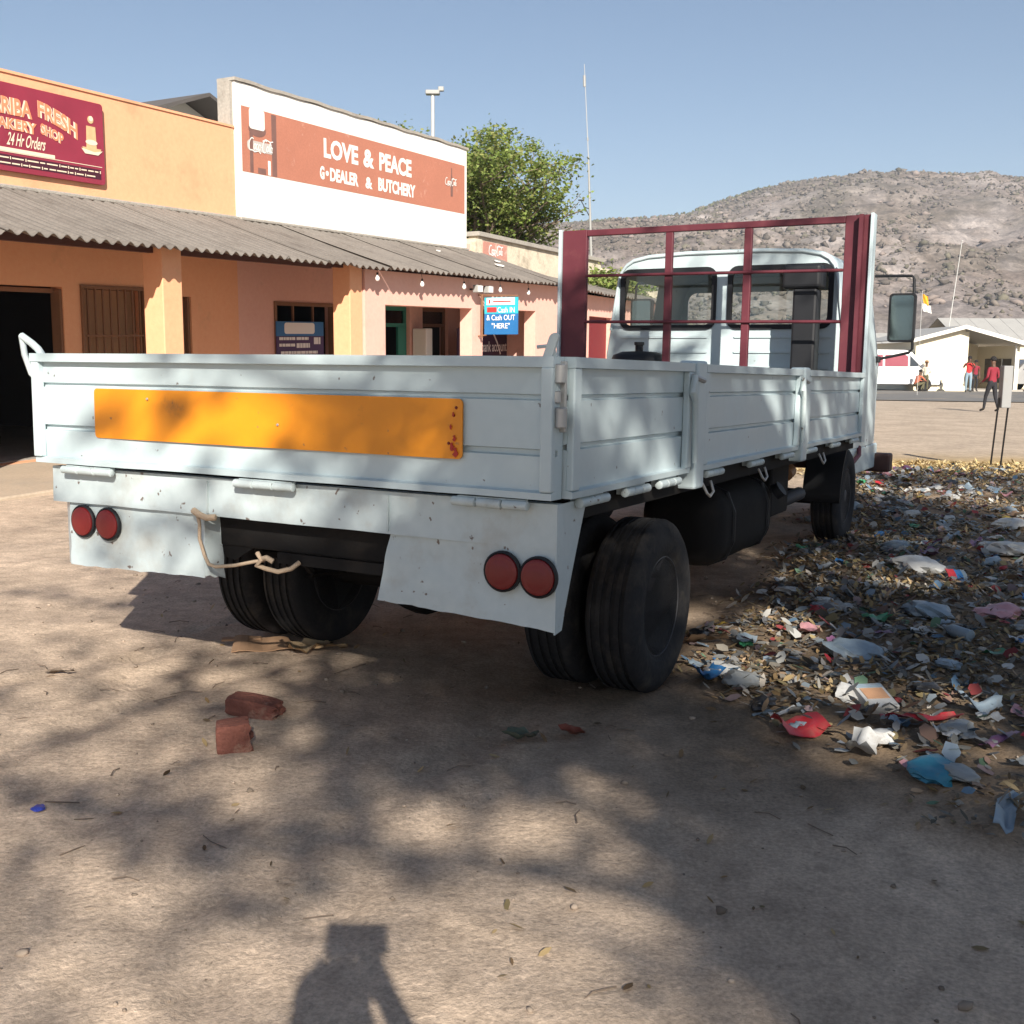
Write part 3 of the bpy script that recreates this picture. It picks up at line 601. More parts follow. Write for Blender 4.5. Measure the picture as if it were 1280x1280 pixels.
for s, zb in ((5.15, 2.60), (6.46, 2.56), (7.86, 2.57), (9.23, 2.56), (10.42, 2.55)):
    o = tag(empty('light_bulb', B(s, 2.22, zb-0.05)), 'white light bulb hanging below the store eave', 'light bulb', 'bulbs hanging along the store eave'); bpy.context.view_layer.update()
    on(o, MB().lathe([(-0.05, 0.005), (-0.045, 0.022), (-0.02, 0.036), (0.005, 0.034), (0.03, 0.02), (0.05, 0.015)], (s, 2.22, zb), (0, 0, 1), 12), 'glass', bulb_m, smooth=60)
    on(o, MB().tube([(s, 2.22, zb+0.05), (s, 2.22, zb+0.085)], 0.017).tube([(s, 2.22, zb+0.085), (s, 2.2, 2.76)], 0.004, 5), 'socket', wire_m)
fl_m = mat('grey_lamp_housing', (0.30, 0.30, 0.29), 0.1, 8, 0.5)
for s, g in ((8.42, 0), (8.82, 1)):
    o = tag(empty('flood_lamp', B(s, 2.06, 2.5)), 'small grey flood lamp on the store wall above the blue sign', 'lamp', 'flood lamps above the blue sign'); bpy.context.view_layer.update()
    on(o, MB().box(s-0.09, s+0.09, 2.12, 2.24, 2.48, 2.62), 'housing', fl_m, bevel=0.02); on(o, MB().box(s-0.075, s+0.075, 2.2405, 2.25, 2.495, 2.605), 'lens', whp); on(o, MB().box(s-0.015, s+0.015, 2.015, 2.12, 2.53, 2.56), 'bracket', wire_m)
# ---- old shop beyond
os_ = tag(empty('old_shop_building', B0(15.5, 0, 0)), 'old flaking shop with faded soft drink sign beyond the white parapet', 'building'); bpy.context.view_layer.update()
peel = mat('peeling_cream_plaster', (0.62, 0.54, 0.42), 0.12, 1.5, 0.9, fine=0.25, bump=0.2, bscale=20, dirt=((0.30, 0.25, 0.19), 0.50, 0.15, 1.8, 0.75))
on(os_, MB().box(12.3, 19.3, -0.25, 0.0, 2.5, 4.2), 'parapet_wall', peel, xf=B0); on(os_, MB().box(12.2, 19.4, -0.32, 0.08, 4.201, 4.30), 'parapet_coping', conc, xf=B0, bevel=0.01)
for a_ in ((11.95, 12.28, -0.5, 0.12, 2.6, 4.12), (19.32, 19.9, -0.5, 0.05, 2.6, 4.05)): on(os_, MB().box(*a_), 'parapet_pier', peel, xf=B0, bevel=0.01)
on(os_, MB().box(12.5, 13.66, 0.004, 0.012, 3.5, 4.12), 'painted_panel', mat('faded_pink_paint', (0.50, 0.24, 0.19), 0.15, 3, 0.85, fine=0.2, dirt=((0.62, 0.5, 0.42), 0.55, 0.12, 4, 0.6)), xf=B0)
mb = MB(); script_mb(mb, 12.75, 13.5, 3.82, 4.08, flat(0.018), 0.10); ribbon(mb, [(12.75, 3.68), (13.1, 3.74), (13.5, 3.66)], 0.09, flat(0.018)); on(os_, mb, 'script_logo', whp, xf=B0, recalc=False)
on(os_, MB().plate([(12.35, -0.3), (19.9, -0.3), (19.9, 2.98), (12.35, 2.98)], [[(14.2, 0.2), (15.6, 0.2), (15.6, 2.5), (14.2, 2.5)]], pl(1.9), 0.25), 'front_wall', salmon, xf=B0)
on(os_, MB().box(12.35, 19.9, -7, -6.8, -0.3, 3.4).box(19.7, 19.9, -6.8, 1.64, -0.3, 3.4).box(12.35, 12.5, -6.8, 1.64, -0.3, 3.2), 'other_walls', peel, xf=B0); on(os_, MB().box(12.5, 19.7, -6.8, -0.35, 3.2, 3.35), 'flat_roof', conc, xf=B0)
rdm = mat('red_door_paint', (0.17, 0.018, 0.022), 0.15, 3, 0.6); on(os_, MB().box(14.2, 15.6, 1.7, 1.75, 0.2, 2.5), 'red_door', rdm, xf=B0)
veranda_roof(os_, 12.35, 19.9, 3.0, 3.55, B0, 2.25, 0.02)
mb = MB(); ribbon(mb, arc(13.6, 1.75, 0.12, 0.16, 20, 330), 0.06, flat(1.905)); on(os_, mb, 'painted_ring', rdm, xf=B0, recalc=False)
# ---- house whose roof shows behind the bakery
rh = tag(empty('rear_house', B(11.9, -8.5, 0)), 'pale house with dark sheet roof rising behind the orange parapet', 'building'); bpy.context.view_layer.update()
drk = mat('dark_sheet_roof', (0.10, 0.09, 0.085), 0.2, 3, 0.8)
AX, AZ, AS = 11.9, 7.56, 0.36
ev_ = lambda s: AZ - AS*abs(s-AX)
on(rh, MB().plate([(8.8, -0.3), (15.0, -0.3), (15.0, ev_(15.0)-0.02), (AX, AZ-0.02), (8.8, ev_(8.8)-0.02)], [], pl(-8.3), 0.25), 'gable_wall', whitew)
on(rh, MB().box(8.8, 15.0, -16, -8.6, -0.3, 6.2), 'wall', whitew)
for a_, b__ in ((8.3, AX), (AX, 15.5)):
    za, zb = ev_(a_), ev_(b__)
    on(rh, MB().add([(a_, -7.4, za), (b__, -7.4, zb), (b__, -16.4, zb), (a_, -16.4, za), (a_, -7.4, za+0.09), (b__, -7.4, zb+0.09), (b__, -16.4, zb+0.09), (a_, -16.4, za+0.09)], [(0, 3, 2, 1), (4, 5, 6, 7), (0, 1, 5, 4), (1, 2, 6, 5), (2, 3, 7, 6), (3, 0, 4, 7)]), 'roof', drk)
# ---- poles behind the row
galv = mat('pale_galvanised_steel', (0.52, 0.52, 0.50), 0.1, 8, 0.5, 0.3)
pa = tag(empty('lamp_pole', (-1.99, 27.0, 0)), 'white lamp pole with small head rising behind the white parapet', 'pole'); bpy.context.view_layer.update()
def atw(parent, mb, name, m, **k): return on(parent, mb, name, m, xf=None, **k)
atw(pa, MB().tube([(-1.99, 27, 0), (-1.99, 27, 7.78)], [0.06, 0.045], 10), 'pole', galv, smooth=60)
atw(pa, MB().box(-2.16, -1.82, 26.9, 27.1, 7.78, 7.88).box(-1.86, -1.72, 26.95, 27.05, 7.86, 7.97), 'lamp_head', fl_m, bevel=0.02)
ma = tag(empty('antenna_mast', (2.4, 34, 0)), 'tall thin aerial mast beside the green tree', 'mast'); bpy.context.view_layer.update()
MF = lambda x, y, z: (x*34/26, 34+(y-26), 1.459+(z-1.459)*34/26)
mw_ = lambda mb, nm, m_, **k: on(ma, mb, nm, m_, xf=MF, **k)
mw_(MB().tube([(2.0, 26, 0), (1.8, 26, 4.5), (1.72, 26, 6.2)], [0.04, 0.03, 0.02], 8).tube([(1.72, 26, 6.2), (1.59, 26, 8.25)], [0.012, 0.007], 6), 'mast_pole', fl_m, smooth=60)
mw_(MB().tube([(1.605, 26, 7.75), (1.595, 26, 8.0)], 0.032, 8).tube([(1.70, 26, 6.55), (1.695, 26, 6.62)], 0.022, 8), 'aerial_coil', fl_m, smooth=60)
mw_(MB().tube([(1.62, 26, 5.05), (1.78, 26, 5.0)], 0.012, 6).tube([(1.5, 26, 5.2), (1.64, 26, 5.2)], 0.02, 6).tube([(1.56, 26, 5.2), (1.76, 26, 4.85)], 0.012, 6), 'stay', wire_m)
# ================================================================ the truck (local axes: x right, y forward, z up; rear right corner at the origin)
TS = 1.13
psi, th, v0 = 0.4925, 0.0167, 1.0081*TS
tX, tY = 0.1274*TS, 3.1952*TS
c_, s_ = math.cos(psi), math.sin(psi); ct, stt = math.cos(th), math.sin(th)
def TT(u, v, w_): 
    vv = v0+(v-v0)*ct+w_*stt; ww = -(v-v0)*stt+w_*ct
    return Vector((tX+u*c_+vv*s_, tY-u*s_+vv*c_, ww))
o0 = TT(0, 0, 0); eu = TT(1, 0, 0)-o0; ev = TT(0, 1, 0)-o0; ew = TT(0, 0, 1)-o0
tm = Matrix.Identity(4)
for i in range(3): tm[i][0] = eu[i]; tm[i][1] = ev[i]; tm[i][2] = ew[i]; tm[i][3] = o0[i]
truck = tag(empty('flatbed_truck', mw=tm), 'pale grey dropside flatbed truck with maroon headboard and orange tailgate board', 'truck')
paint = mat('pale_grey_truck_paint', (0.485, 0.575, 0.60), 0.05, 1.6, 0.42, chips=((0.12, 0.09, 0.08), 26, 0.715), fine=0.06, bump=0.06, bscale=9, spec=0.5, dirt=((0.40, 0.40, 0.36), 0.60, 0.16, 2.2, 0.40))
paint2 = mat('dirty_grey_truck_paint', (0.48, 0.55, 0.56), 0.08, 2.5, 0.5, chips=((0.10, 0.06, 0.04), 30, 0.70), fine=0.1, bump=0.1, bscale=9, dirt=((0.26, 0.23, 0.19), 0.56, 0.15, 3.2, 0.6))
grimy = mat('grimy_lower_panel_paint', (0.485, 0.56, 0.58), 0.06, 2.0, 0.48, fine=0.1, bump=0.10, bscale=8, chips=((0.11, 0.06, 0.04), 22, 0.69), dirt=((0.30, 0.25, 0.19), 0.52, 0.2, 2.6, 0.5))
maroon = mat('maroon_frame_paint', (0.105, 0.020, 0.030), 0.25, 4, 0.55, spec=0.4, dirt=((0.18, 0.06, 0.06), 0.55, 0.2, 5, 0.5))
blk = mat('black_chassis_grime', (0.012, 0.011, 0.011), 0.3, 5, 0.8, fine=0.2, spec=0.2, dirt=((0.035, 0.028, 0.022), 0.55, 0.2, 4, 0.5))
blkp = mat('black_plastic', (0.014, 0.015, 0.018), 0.2, 5, 0.55, spec=0.3)
rub = mat('tyre_rubber', (0.020, 0.020, 0.022), 0.25, 4, 0.85, fine=0.3, spec=0.25, bump=0.2, bscale=40, dirt=((0.09, 0.075, 0.06), 0.52, 0.22, 5, 0.6))
rimm = mat('dusty_steel_rim', (0.075, 0.075, 0.082), 0.3, 5, 0.6, 0.3, dirt=((0.09, 0.07, 0.05), 0.5, 0.2, 6, 0.6))
amber = mat('orange_marker_paint', (0.78, 0.27, 0.008), 0.10, 3, 0.38, chips=((0.30, 0.12, 0.07), 24, 0.72), fine=0.05, spec=0.5, dirt=((0.42, 0.16, 0.03), 0.63, 0.1, 6, 0.6))
lens = mat('red_lamp_lens', (0.16, 0.012, 0.012), 0.25, 20, 0.42, spec=0.4, coat=0.1)
steel = mat('bare_worn_steel', (0.42, 0.42, 0.41), 0.2, 12, 0.45, 0.4, dirt=((0.2, 0.1, 0.06), 0.58, 0.15, 14, 0.6))
W_, L_, ZT, ZB, ZL = 2.6, 5.425, 1.455, 0.971, 0.795
P = lambda mb, name, m, par=None, **k: mb.build(name, m, par or truck, **k)
nz = lambda a, b: float(fbm(a, b, 3))
# tailgate: pressed profile swept across, slightly dented
prof = [(0.045, .971), (-.030, .971), (-.030, .994), (-.004, 1.0), (-.004, 1.116), (.016, 1.121), (.016, 1.137), (-.004, 1.142), (-.004, 1.306), (.012, 1.311), (.012, 1.323), (-.004, 1.328), (-.004, 1.416), (-.038, 1.419), (-.038, 1.455), (0.045, 1.455)]
def sweep(mb, prof, a, b, n, fn, amp=0.006, seed=0.0):
    rings = []
    for i in range(n+1):
        t = a+(b-a)*i/n; rings.append([fn(t, d + (amp*nz(t*1.9+seed, z*3.1)*2 if d < 0.02 else 0), z + 0.006*nz(t*2.3, seed+7)*(1 if z < 1.0 else 0.4)) for d, z in prof])
    return mb.loft(rings)
tg = P(sweep(MB(), prof, -2.6, -0.004, 60, lambda t, d, z: (t, d, z), 0.012), 'tailgate', paint, smooth=35)
for u in (-2.597, -0.05): P(MB().box(u, u+0.046, -0.040, -0.0045, 0.996, 1.4185), 'end_stile', paint, tg, bevel=0.006)
mbp = MB().plate(rrect(-2.226, -0.365, 1.095, 1.308, 0.018), [], lambda x, z, t: (x, -0.0175+0.004*math.sin(x*2.4)+t, z+0.006*math.sin(x*1.3)), 0.007); P(mbp, 'marker_board', amber, tg)
for x in (-0.42, -0.40, -0.39, -1.9, -1.2):
    P(MB().lathe([(0, 0.006), (0.004, 0.004)], (x, -0.021, 1.12+0.16*abs(math.sin(x*37))), (0, -1, 0), 8), 'rivet', lens if x > -0.5 else steel, tg)
peel_r = mat('red_peeled_paint', (0.42, 0.03, 0.02), 0.2, 30, 0.5)
for x, z, r in ((-0.405, 1.135, 0.012), (-0.395, 1.165, 0.009), (-0.41, 1.205, 0.007), (-0.39, 1.115, 0.014), (-0.40, 1.25, 0.006)):
    P(MB().plate([(x+r*math.cos(q)*(0.6+0.4*math.sin(5*q+x*90)), z+r*1.3*math.sin(q)) for q in np.linspace(0, 5.9, 11)], [], lambda a, b, t: (a, -0.0225+0.004*math.sin(a*2.4)+t, b), 0.002), 'peeled_patch', peel_r, tg)
def hinge(u0, u1, y, z, n=3, par=None, r=0.017):
    mb = MB(); k = (u1-u0)/n
    for i in range(n): mb.lathe([(0, r*0.7), (0.004, r), (k-0.008, r), (k-0.004, r*0.7)], (u0+i*k, y, z), (1, 0, 0), 12)
    mb.box(u0+0.02, u1-0.02, y+0.004, y+0.03, z-0.006, z+0.02)
    return P(mb, 'hinge', paint2, par, smooth=40)
for a, b in ((-2.426, -2.11), (-1.42, -1.113), (-0.40, -0.09)): hinge(a, b, -0.028, 0.945, 3, tg)
# rear beam and lower panels
def beam(a, b): return Vector((-2.54+2.54*a, 0.012+0.010*nz(a*7, b*2), ZL + 0.158*b + (0.006*nz(a*9, 3) if b < 0.5 else 0)))
P(MB().patch(beam, 50, 4, (0, 0.05, 0)), 'rear_beam', grimy, smooth=40)
for u in (-1.60, -0.70): P(MB().box(u-0.003, u+0.003, 0.002, 0.02, ZL+0.01, ZL+0.145), 'weld_seam', paint2)
def quadp(c00, c10, c11, c01, amp, seed, edge=0.006):
    c00, c10, c11, c01 = map(Vector, (c00, c10, c11, c01))
    def fn(a, b):
        p = (c00*(1-a)+c10*a)*(1-b) + (c01*(1-a)+c11*a)*b
        p = p + Vector((0.4*edge*nz(b*8, seed+5)*(1 if a in (0, 1) else 0), amp*nz(a*3+seed, b*3), edge*nz(a*11+seed, 1)*2*(1-b))); return p
    return fn
lp = P(MB().patch(quadp((-2.455, 0.030, .508), (-1.65, 0.03, .523), (-1.65, 0.03, .81), (-2.455, 0.03, .81), 0.03, 1, 0.008), 24, 8, (0, 0.006, 0)), 'rear_panel', grimy, smooth=40)
P(MB().patch(quadp((-2.525, 0.075, .505), (-2.455, 0.030, .508), (-2.455, 0.030, .81), (-2.53, 0.075, .81), 0.004, 4), 4, 6, (0.0, 0.006, 0)), 'panel_fold', grimy, lp, smooth=40)
P(MB().patch(quadp((-1.65, 0.03, .523), (-1.605, 0.10, .53), (-1.63, 0.10, .80), (-1.65, 0.03, .81), 0.02, 8, 0.02), 4, 6, (0.005, 0, 0)), 'panel_flange', paint2, lp, smooth=40)
rp = P(MB().patch(quadp((-0.765, 0.03, .531), (-0.005, 0.012, .508), (-0.005, 0.012, .81), (-0.70, 0.03, .81), 0.02, 3, 0.006), 24, 8, (0, 0.006, 0)), 'rear_panel', grimy, smooth=40)
P(MB().patch(lambda a, b: Vector((0.0-0.012*a, 0.008 + a*(0.08+0.19*b**1.1), .497+.455*b)), 4, 8, (-0.005, 0, 0)), 'corner_wing', grimy, rp, smooth=40)
P(MB().patch(quadp((-0.765, 0.034, .531), (-0.79, 0.14, .62), (-0.72, 0.14, .80), (-0.70, 0.034, .81), 0.02, 9, 0.01), 4, 6, (0.005, 0, 0)), 'panel_flange', paint2, rp, smooth=40)
for pu, pz, yy in ((-2.355, .713, 0.022), (-2.198, .712, 0.022), (-0.206, .703, 0.006), (-0.062, .697, 0.004)):
    par = lp if pu < -1 else rp
    o = P(MB().lathe([(0, 0.074), (-0.012, 0.074), (-0.016, 0.068), (-0.012, 0.064)], (pu, yy, pz), (0, 1, 0), 28), 'lamp_bezel', blkp, par, smooth=40)
    P(MB().lathe([(-0.011, 0.065), (-0.019, 0.063), (-0.024, 0.054), (-0.0235, 0.050), (-0.027, 0.04), (-0.029, 0.02), (-0.0295, 0.004)], (pu, yy, pz), (0, 1, 0), 28), 'tail_lamp', lens, par, smooth=40)
# rope hanging in the opening
rope_m = mat('tan_rope', (0.50, 0.38, 0.27), 0.15, 60, 0.9, bump=0.5, bscale=180)
rpts = [(-1.64, -0.01, .80), (-1.625, -0.015, .76), (-1.63, -0.012, .70), (-1.605, -0.01, .63), (-1.585, -0.008, .596), (-1.55, -0.005, .588), (-1.45, 0.0, .603), (-1.36, 0.01, .625), (-1.31, 0.02, .635)]
mb = MB().tube(rpts, 0.0075, 8).tube([(-1.33, 0.0, .665), (-1.30, -0.01, .64), (-1.335, 0.0, .615), (-1.30, 0.02, .60), (-1.25, 0.03, .592), (-1.20, 0.05, .606), (-1.18, 0.08, .63)], 0.010, 8).tube([(-1.30, 0.0, .645), (-1.265, -0.02, .655), (-1.24, -0.01, .64)], 0.011, 8).tube([(-1.66, -0.012, .815), (-1.62, -0.02, .80), (-1.585, -0.015, .79), (-1.55, 0, .793)], 0.014, 8)
P(mb, 'rope', rope_m, smooth=60)
# corner latches
mb = MB()
for z0, z1, dx in ((1.365, 1.43, 0.0), (1.298, 1.34, -0.016), (1.215, 1.285, 0.008)): mb.lathe([(0, 0.016), (0.004, 0.021), (z1-z0-0.004, 0.021), (z1-z0, 0.016)], (0.004+dx, -0.004, z0), (0, 0, 1), 12)
P(mb, 'corner_latch', steel, smooth=40)
P(MB().box(-0.012, 0.016, 0.018, 0.034, 1.20, 1.44), 'latch_plate', steel, bevel=0.003)
P(MB().plate(rrect(-0.017, 0.017, -0.05, 0.045, 0.0165), [], lambda x, z, t: (-0.02+x+0.35*z, -0.03+t, 1.487+z), 0.012).tube([(-0.02, -0.02, 1.487), (-0.02, 0.0, 1.44)], 0.012, 8).tube([(-0.02, -0.02, 1.49), (-0.07, -0.03, 1.485)], 0.007, 6), 'latch_handle', paint2, smooth=50)
mb = MB().tube([(-2.585, 0.02, 1.44), (-2.592, 0.0, 1.475), (-2.62, -0.01, 1.50), (-2.685, -0.01, 1.532)], 0.017, 8).tube([(-2.685, -0.01, 1.532), (-2.67, -0.01, 1.45), (-2.635, -0.005, 1.365), (-2.60, 0.0, 1.335)], 0.014, 8)
P(mb, 'latch_handle', paint2, smooth=50)
# drop sides
def sprof(sg): return [(-0.045*1, .971), (.028, .971), (.030, .994), (.004, 1.0), (.004, 1.135), (-.014, 1.14), (-.014, 1.154), (.004, 1.159), (.004, 1.306), (-.012, 1.311), (-.012, 1.323), (.004, 1.328), (.004, 1.416), (.036, 1.419), (.036, 1.455), (-0.045, 1.455)]
for side in (0, 1):
    base = 0.0 if side == 0 else -2.6; sg = 1 if side == 0 else -1
    for k, (a, b) in enumerate(((0.055, 1.30), (1.47, 3.32), (3.49, 5.36))):
        mb = MB(); pr = sprof(sg)
        g = P(sweep(mb, [(-d, z) for d, z in pr], a, b, 30, lambda t, d, z: (base - sg*d, t, z), 0.006, k*3.3+side*9), 'drop_side', paint, smooth=35)
        for y in (a+0.002, b-0.062): P(MB().box(*sorted((base+sg*0.0045, base+sg*0.033)), y, y+0.06, 0.996, 1.4185), 'end_stile', paint, g, bevel=0.006)
        for y in (a+0.10, (a+b)/2-0.1, b-0.35):
            mb = MB(); kk = 0.085
            for i in range(3): mb.lathe([(0, 0.013), (0.004, 0.018), (kk-0.008, 0.018), (kk-0.004, 0.013)], (base+sg*0.012, y+i*kk, 0.945), (0, 1, 0), 12)
            mb.box(*sorted((base-sg*0.03, base+sg*0.01)), y+0.02, y+0.22, 0.935, 0.968); P(mb, 'hinge', paint2, g, smooth=40)
    for y in (1.325, 3.34):
        p_ = P(MB().box(*sorted((base-sg*0.05, base+sg*0.045)), y, y+0.125, 0.895, 1.468), 'side_post', paint, bevel=0.012)
        mb = MB().tube([(base+sg*0.05, y-0.065, 1.40), (base+sg*0.055, y-0.10, 1.33), (base+sg*0.052, y-0.055, 1.29), (base+sg*0.055, y-0.045, 1.02)], [0.014, 0.02, 0.016, 0.013], 8)
        P(mb, 'latch_bar', paint2, p_, smooth=50); P(MB().tube([(base+sg*0.04, y-0.06, 1.40), (base+sg*0.05, y+0.06, 1.38)], 0.012, 8), 'latch_pin', steel, p_)
    P(MB().box(*sorted((base-sg*0.09, base-sg*0.035)), 0.14, 5.38, 0.87, 0.968), 'bed_rail', blk, bevel=0.006)
    # fallen hooks and tie rings under the rail
    for y in (1.62, 2.6, 4.1): P(MB().tube([(base-sg*0.02, y, 0.90), (base, y+0.02, 0.85), (base, y+0.07, 0.83), (base, y+0.12, 0.85), (base-sg*0.02, y+0.13, 0.90)], 0.007, 6), 'tie_ring', steel)
# bed floor planks
plank = mat('grey_bed_boards', (0.30, 0.27, 0.23), 0.2, 5, 0.8, island=0.15)
for i in range(12):
    u = -2.54 + i*0.207; P(MB().box(u, u+0.202, 0.065, 5.35, 0.962, 1.0), 'bed_plank', plank)
for y in np.linspace(0.25, 5.2, 9): P(MB().box(-2.5, -0.1, y-0.03, y+0.03, 0.86, 0.958), 'cross_bearer', blk)
# headboard
hb = P(MB().box(-2.6, -2.37, 5.40, 5.45, 1.0, 2.655), 'headboard_post', maroon, bevel=0.006)
hb = P(MB().box(-0.19, 0.0, 5.40, 5.45, 1.0, 2.655), 'headboard_post', maroon, bevel=0.006)
P(MB().box(-0.075, -0.045, 5.33, 5.3995, 1.0, 2.65), 'post_flange', maroon, hb)
for u in (-2.627, 0.002): P(MB().box(u, u+0.025, 5.37, 5.50, 0.92, 2.662), 'post_edge', paint, bevel=0.004)
P(MB().box(-2.369, -0.191, 5.40, 5.45, 2.60, 2.652), 'headboard_rail', maroon, bevel=0.006)
P(MB().box(-2.369, -0.191, 5.40, 5.45, 1.40, 1.455), 'headboard_rail', maroon, bevel=0.006)
for u in (-1.62, -0.95): P(MB().box(u-0.032, u+0.032, 5.405, 5.445, 1.456, 2.599), 'headboard_bar', maroon, bevel=0.006)
for z in (2.25, 1.857): P(MB().tube([(-2.37, 5.395, z+0.012), (-0.19, 5.395, z-0.008)], 0.013, 8), 'headboard_rod', maroon, smooth=60)
P(MB().box(-2.369, -0.191, 5.41, 5.44, 0.99, 1.399), 'headboard_panel', paint)
# chassis
for u in (-1.75, -0.92): P(MB().box(u, u+0.075, 0.16, 7.5, 0.63, 0.858), 'chassis_rail', blk, bevel=0.008)
P(MB().box(-1.95, -0.62, 0.10, 0.158, 0.66, 0.855), 'rear_crossmember', blk, bevel=0.008)
P(MB().box(-1.30, -0.66, 0.085, 0.099, 0.615, 0.66), 'tow_bar', blk)
P(MB().add([(-1.95, 0.11, .66), (-1.62, 0.11, .66), (-1.45, 0.11, .66), (-1.55, 0.11, .60), (-1.95, .12, .66), (-1.62, .12, .66), (-1.45, .12, .66), (-1.55, .12, .60)], [(0, 1, 2, 3), (7, 6, 5, 4), (0, 4, 5, 1), (1, 5, 6, 2), (2, 6, 7, 3), (3, 7, 4, 0)]), 'gusset', blk)
VR = 1.165
P(MB().tube([(-2.3, VR, .385), (-0.3, VR, .385)], 0.075, 14), 'rear_axle', blk, smooth=60)
P(MB().lathe([(-0.16, 0.05), (-0.12, 0.14), (0, 0.19), (0.12, 0.14), (0.16, 0.05)], (-1.3, VR, .385), (0, 1, 0), 18), 'differential', blk, smooth=60)
for u in (-1.72, -0.86):
    mb = MB()
    for k in range(5): mb.tube([(u, VR-0.72+0.11*k, .56-.03*k+0.02), (u, VR-0.35, .50-.022*k), (u, VR, .48-.022*k), (u, VR+0.35, .50-.022*k), (u, VR+0.72-0.11*k, .56-.03*k+0.02)], 0.022, 6)
    P(mb, 'leaf_spring', blk)
P(MB().tube([(-1.3, VR+0.1, .40), (-1.3, 4.6, .60)], 0.05, 10), 'drive_shaft', blk, smooth=60)
def tyre_mb(cx, cy, cz, R, wd, grooves=4):
    h = wd/2; pf = [(-h*0.82, R*0.56), (-h*0.93, R*0.62), (-h*0.97, R*0.64), (-h*0.975, R*0.67), (-h*0.99, R*0.68), (-h, R*0.78), (-h*0.985, R*0.80), (-h*0.985, R*0.83), (-h*0.96, R*0.85), (-h*0.95, R*0.91), (-h*0.80, R*0.975)]
    for g in range(grooves):
        a = -h*0.72 + 1.44*h*(g+0.5)/grooves; e = 0.36*h/grooves
        pf += [(a-2.1*e, R*0.995), (a-e, R), (a-e*0.9, R*0.972), (a+e*0.9, R*0.972), (a+e, R)]
    pf += [(h*0.80, R*0.975), (h*0.95, R*0.91), (h*0.96, R*0.85), (h*0.985, R*0.83), (h*0.985, R*0.80), (h, R*0.78), (h*0.99, R*0.68), (h*0.975, R*0.67), (h*0.97, R*0.64), (h*0.93, R*0.62), (h*0.82, R*0.56)]
    return MB().lathe(pf, (cx, cy, cz), (1, 0, 0), 64)
def wheel(cu_, cv, cz, R, wd, face, deep):
    t = P(tyre_mb(cu_, cv, cz, R, wd), 'tyre', rub, smooth=35)
    h = wd/2*face; s = face
    mb = MB().lathe([(s*0.82*abs(h), R*0.60), (s*0.86*abs(h), R*0.565), (s*0.55*abs(h), R*0.54), (s*(0.55*abs(h)-deep), R*0.47), (s*(0.55*abs(h)-deep*0.9), R*0.30), (s*(0.55*abs(h)-deep*0.75), R*0.26), (s*(0.55*abs(h)-deep*0.75), R*0.05)], (cu_, cv, cz), (1, 0, 0), 40)
    rm = P(mb, 'rim', rimm, t, smooth=40)
    hx = s*(0.55*abs(h)-deep*0.75)
    P(MB().lathe([(hx-s*0.02, R*0.24), (hx+s*0.03, R*0.20), (hx+s*0.055, R*0.12), (hx+s*0.06, R*0.04)], (cu_, cv, cz), (1, 0, 0), 20), 'hub', rimm, t, smooth=40)
    for k in range(6):
        q = k*PI/3; P(MB().lathe([(hx-0.01*s, 0.014), (hx+s*0.03, 0.013)], (cu_, cv+R*0.37*math.cos(q), cz+R*0.37*math.sin(q)), (1, 0, 0), 6), 'wheel_nut', rimm, t)
    return t
RR = 0.388
wheel(-0.135, VR, RR-0.004, RR, 0.235, 1, 0.155); wheel(-0.43, VR, RR-0.004, RR, 0.235, -1, 0.02)
wheel(-2.20, VR, RR-0.004, RR, 0.235, -1, 0.17); wheel(-1.90, VR, RR-0.004, RR, 0.235, 1, 0.02)
VF = 5.72; zf = (VF-VR)*0.0167
for u, fc in ((-0.235, 1), (-2.37, -1)): wheel(u, VF, RR+zf-0.004, RR, 0.225, fc, 0.03)
P(MB().tube([(-2.3, VF, .36+zf), (-0.3, VF, .36+zf)], 0.06, 12), 'front_axle', blk, smooth=60)
# mudguard over the rear pair hides nothing but the bed underside; front wing behind the wheel
for u0, u1 in ((-0.38, -0.09), (-2.52, -2.23)):
    P(MB().patch(lambda a, b: Vector((u0+(u1-u0)*a, VF-0.47*math.cos(b*PI*0.55)*1.0, zf+RR+0.50*math.sin(b*PI*0.55)-0.02)), 2, 12, (0, -0.012, 0.012)), 'mudguard', blkp, smooth=50)
# fuel tank, battery box, reservoirs
P(MB().box(-0.60, -0.12, 2.25, 3.42, 0.36, 0.80), 'fuel_tank', blk, bevel=0.15, seg=6, smooth=50)
for y in (2.5, 3.2): P(MB().tube([(-0.26, y, 0.802), (-0.16, y, 0.762), (-0.118, y, 0.66), (-0.118, y, 0.50), (-0.16, y, 0.40), (-0.26, y, 0.358)], 0.014, 6), 'tank_strap', blkp)
P(MB().tube([(-0.10, 3.3, 0.70), (-0.06, 3.3, 0.73)], 0.05, 14), 'filler_cap', blkp, smooth=40)
P(MB().box(-0.55, -0.20, 3.6, 4.05, 0.50, 0.84), 'battery_box', blk, bevel=0.02)
P(MB().lathe([(0, 0.04), (0.03, 0.12), (0.6, 0.12), (0.63, 0.04)], (-2.3, 2.4, 0.62), (0, 1, 0), 18), 'air_tank', blk, smooth=50)
P(MB().tube([(-0.62, 4.15, 0.55), (-0.35, 4.3, 0.52), (-0.3, 4.8, 0.55)], 0.05, 10), 'exhaust_pipe', rimm, smooth=60)
P(MB().lathe([(0, 0.02), (0.01, 0.05), (0.10, 0.055), (0.11, 0.02)], (-0.30, 4.35, 0.72), (0, 1, 0.3), 12), 'filter_canister', mat('brown_filter', (0.30, 0.15, 0.07), 0.2, 8, 0.5), smooth=50)
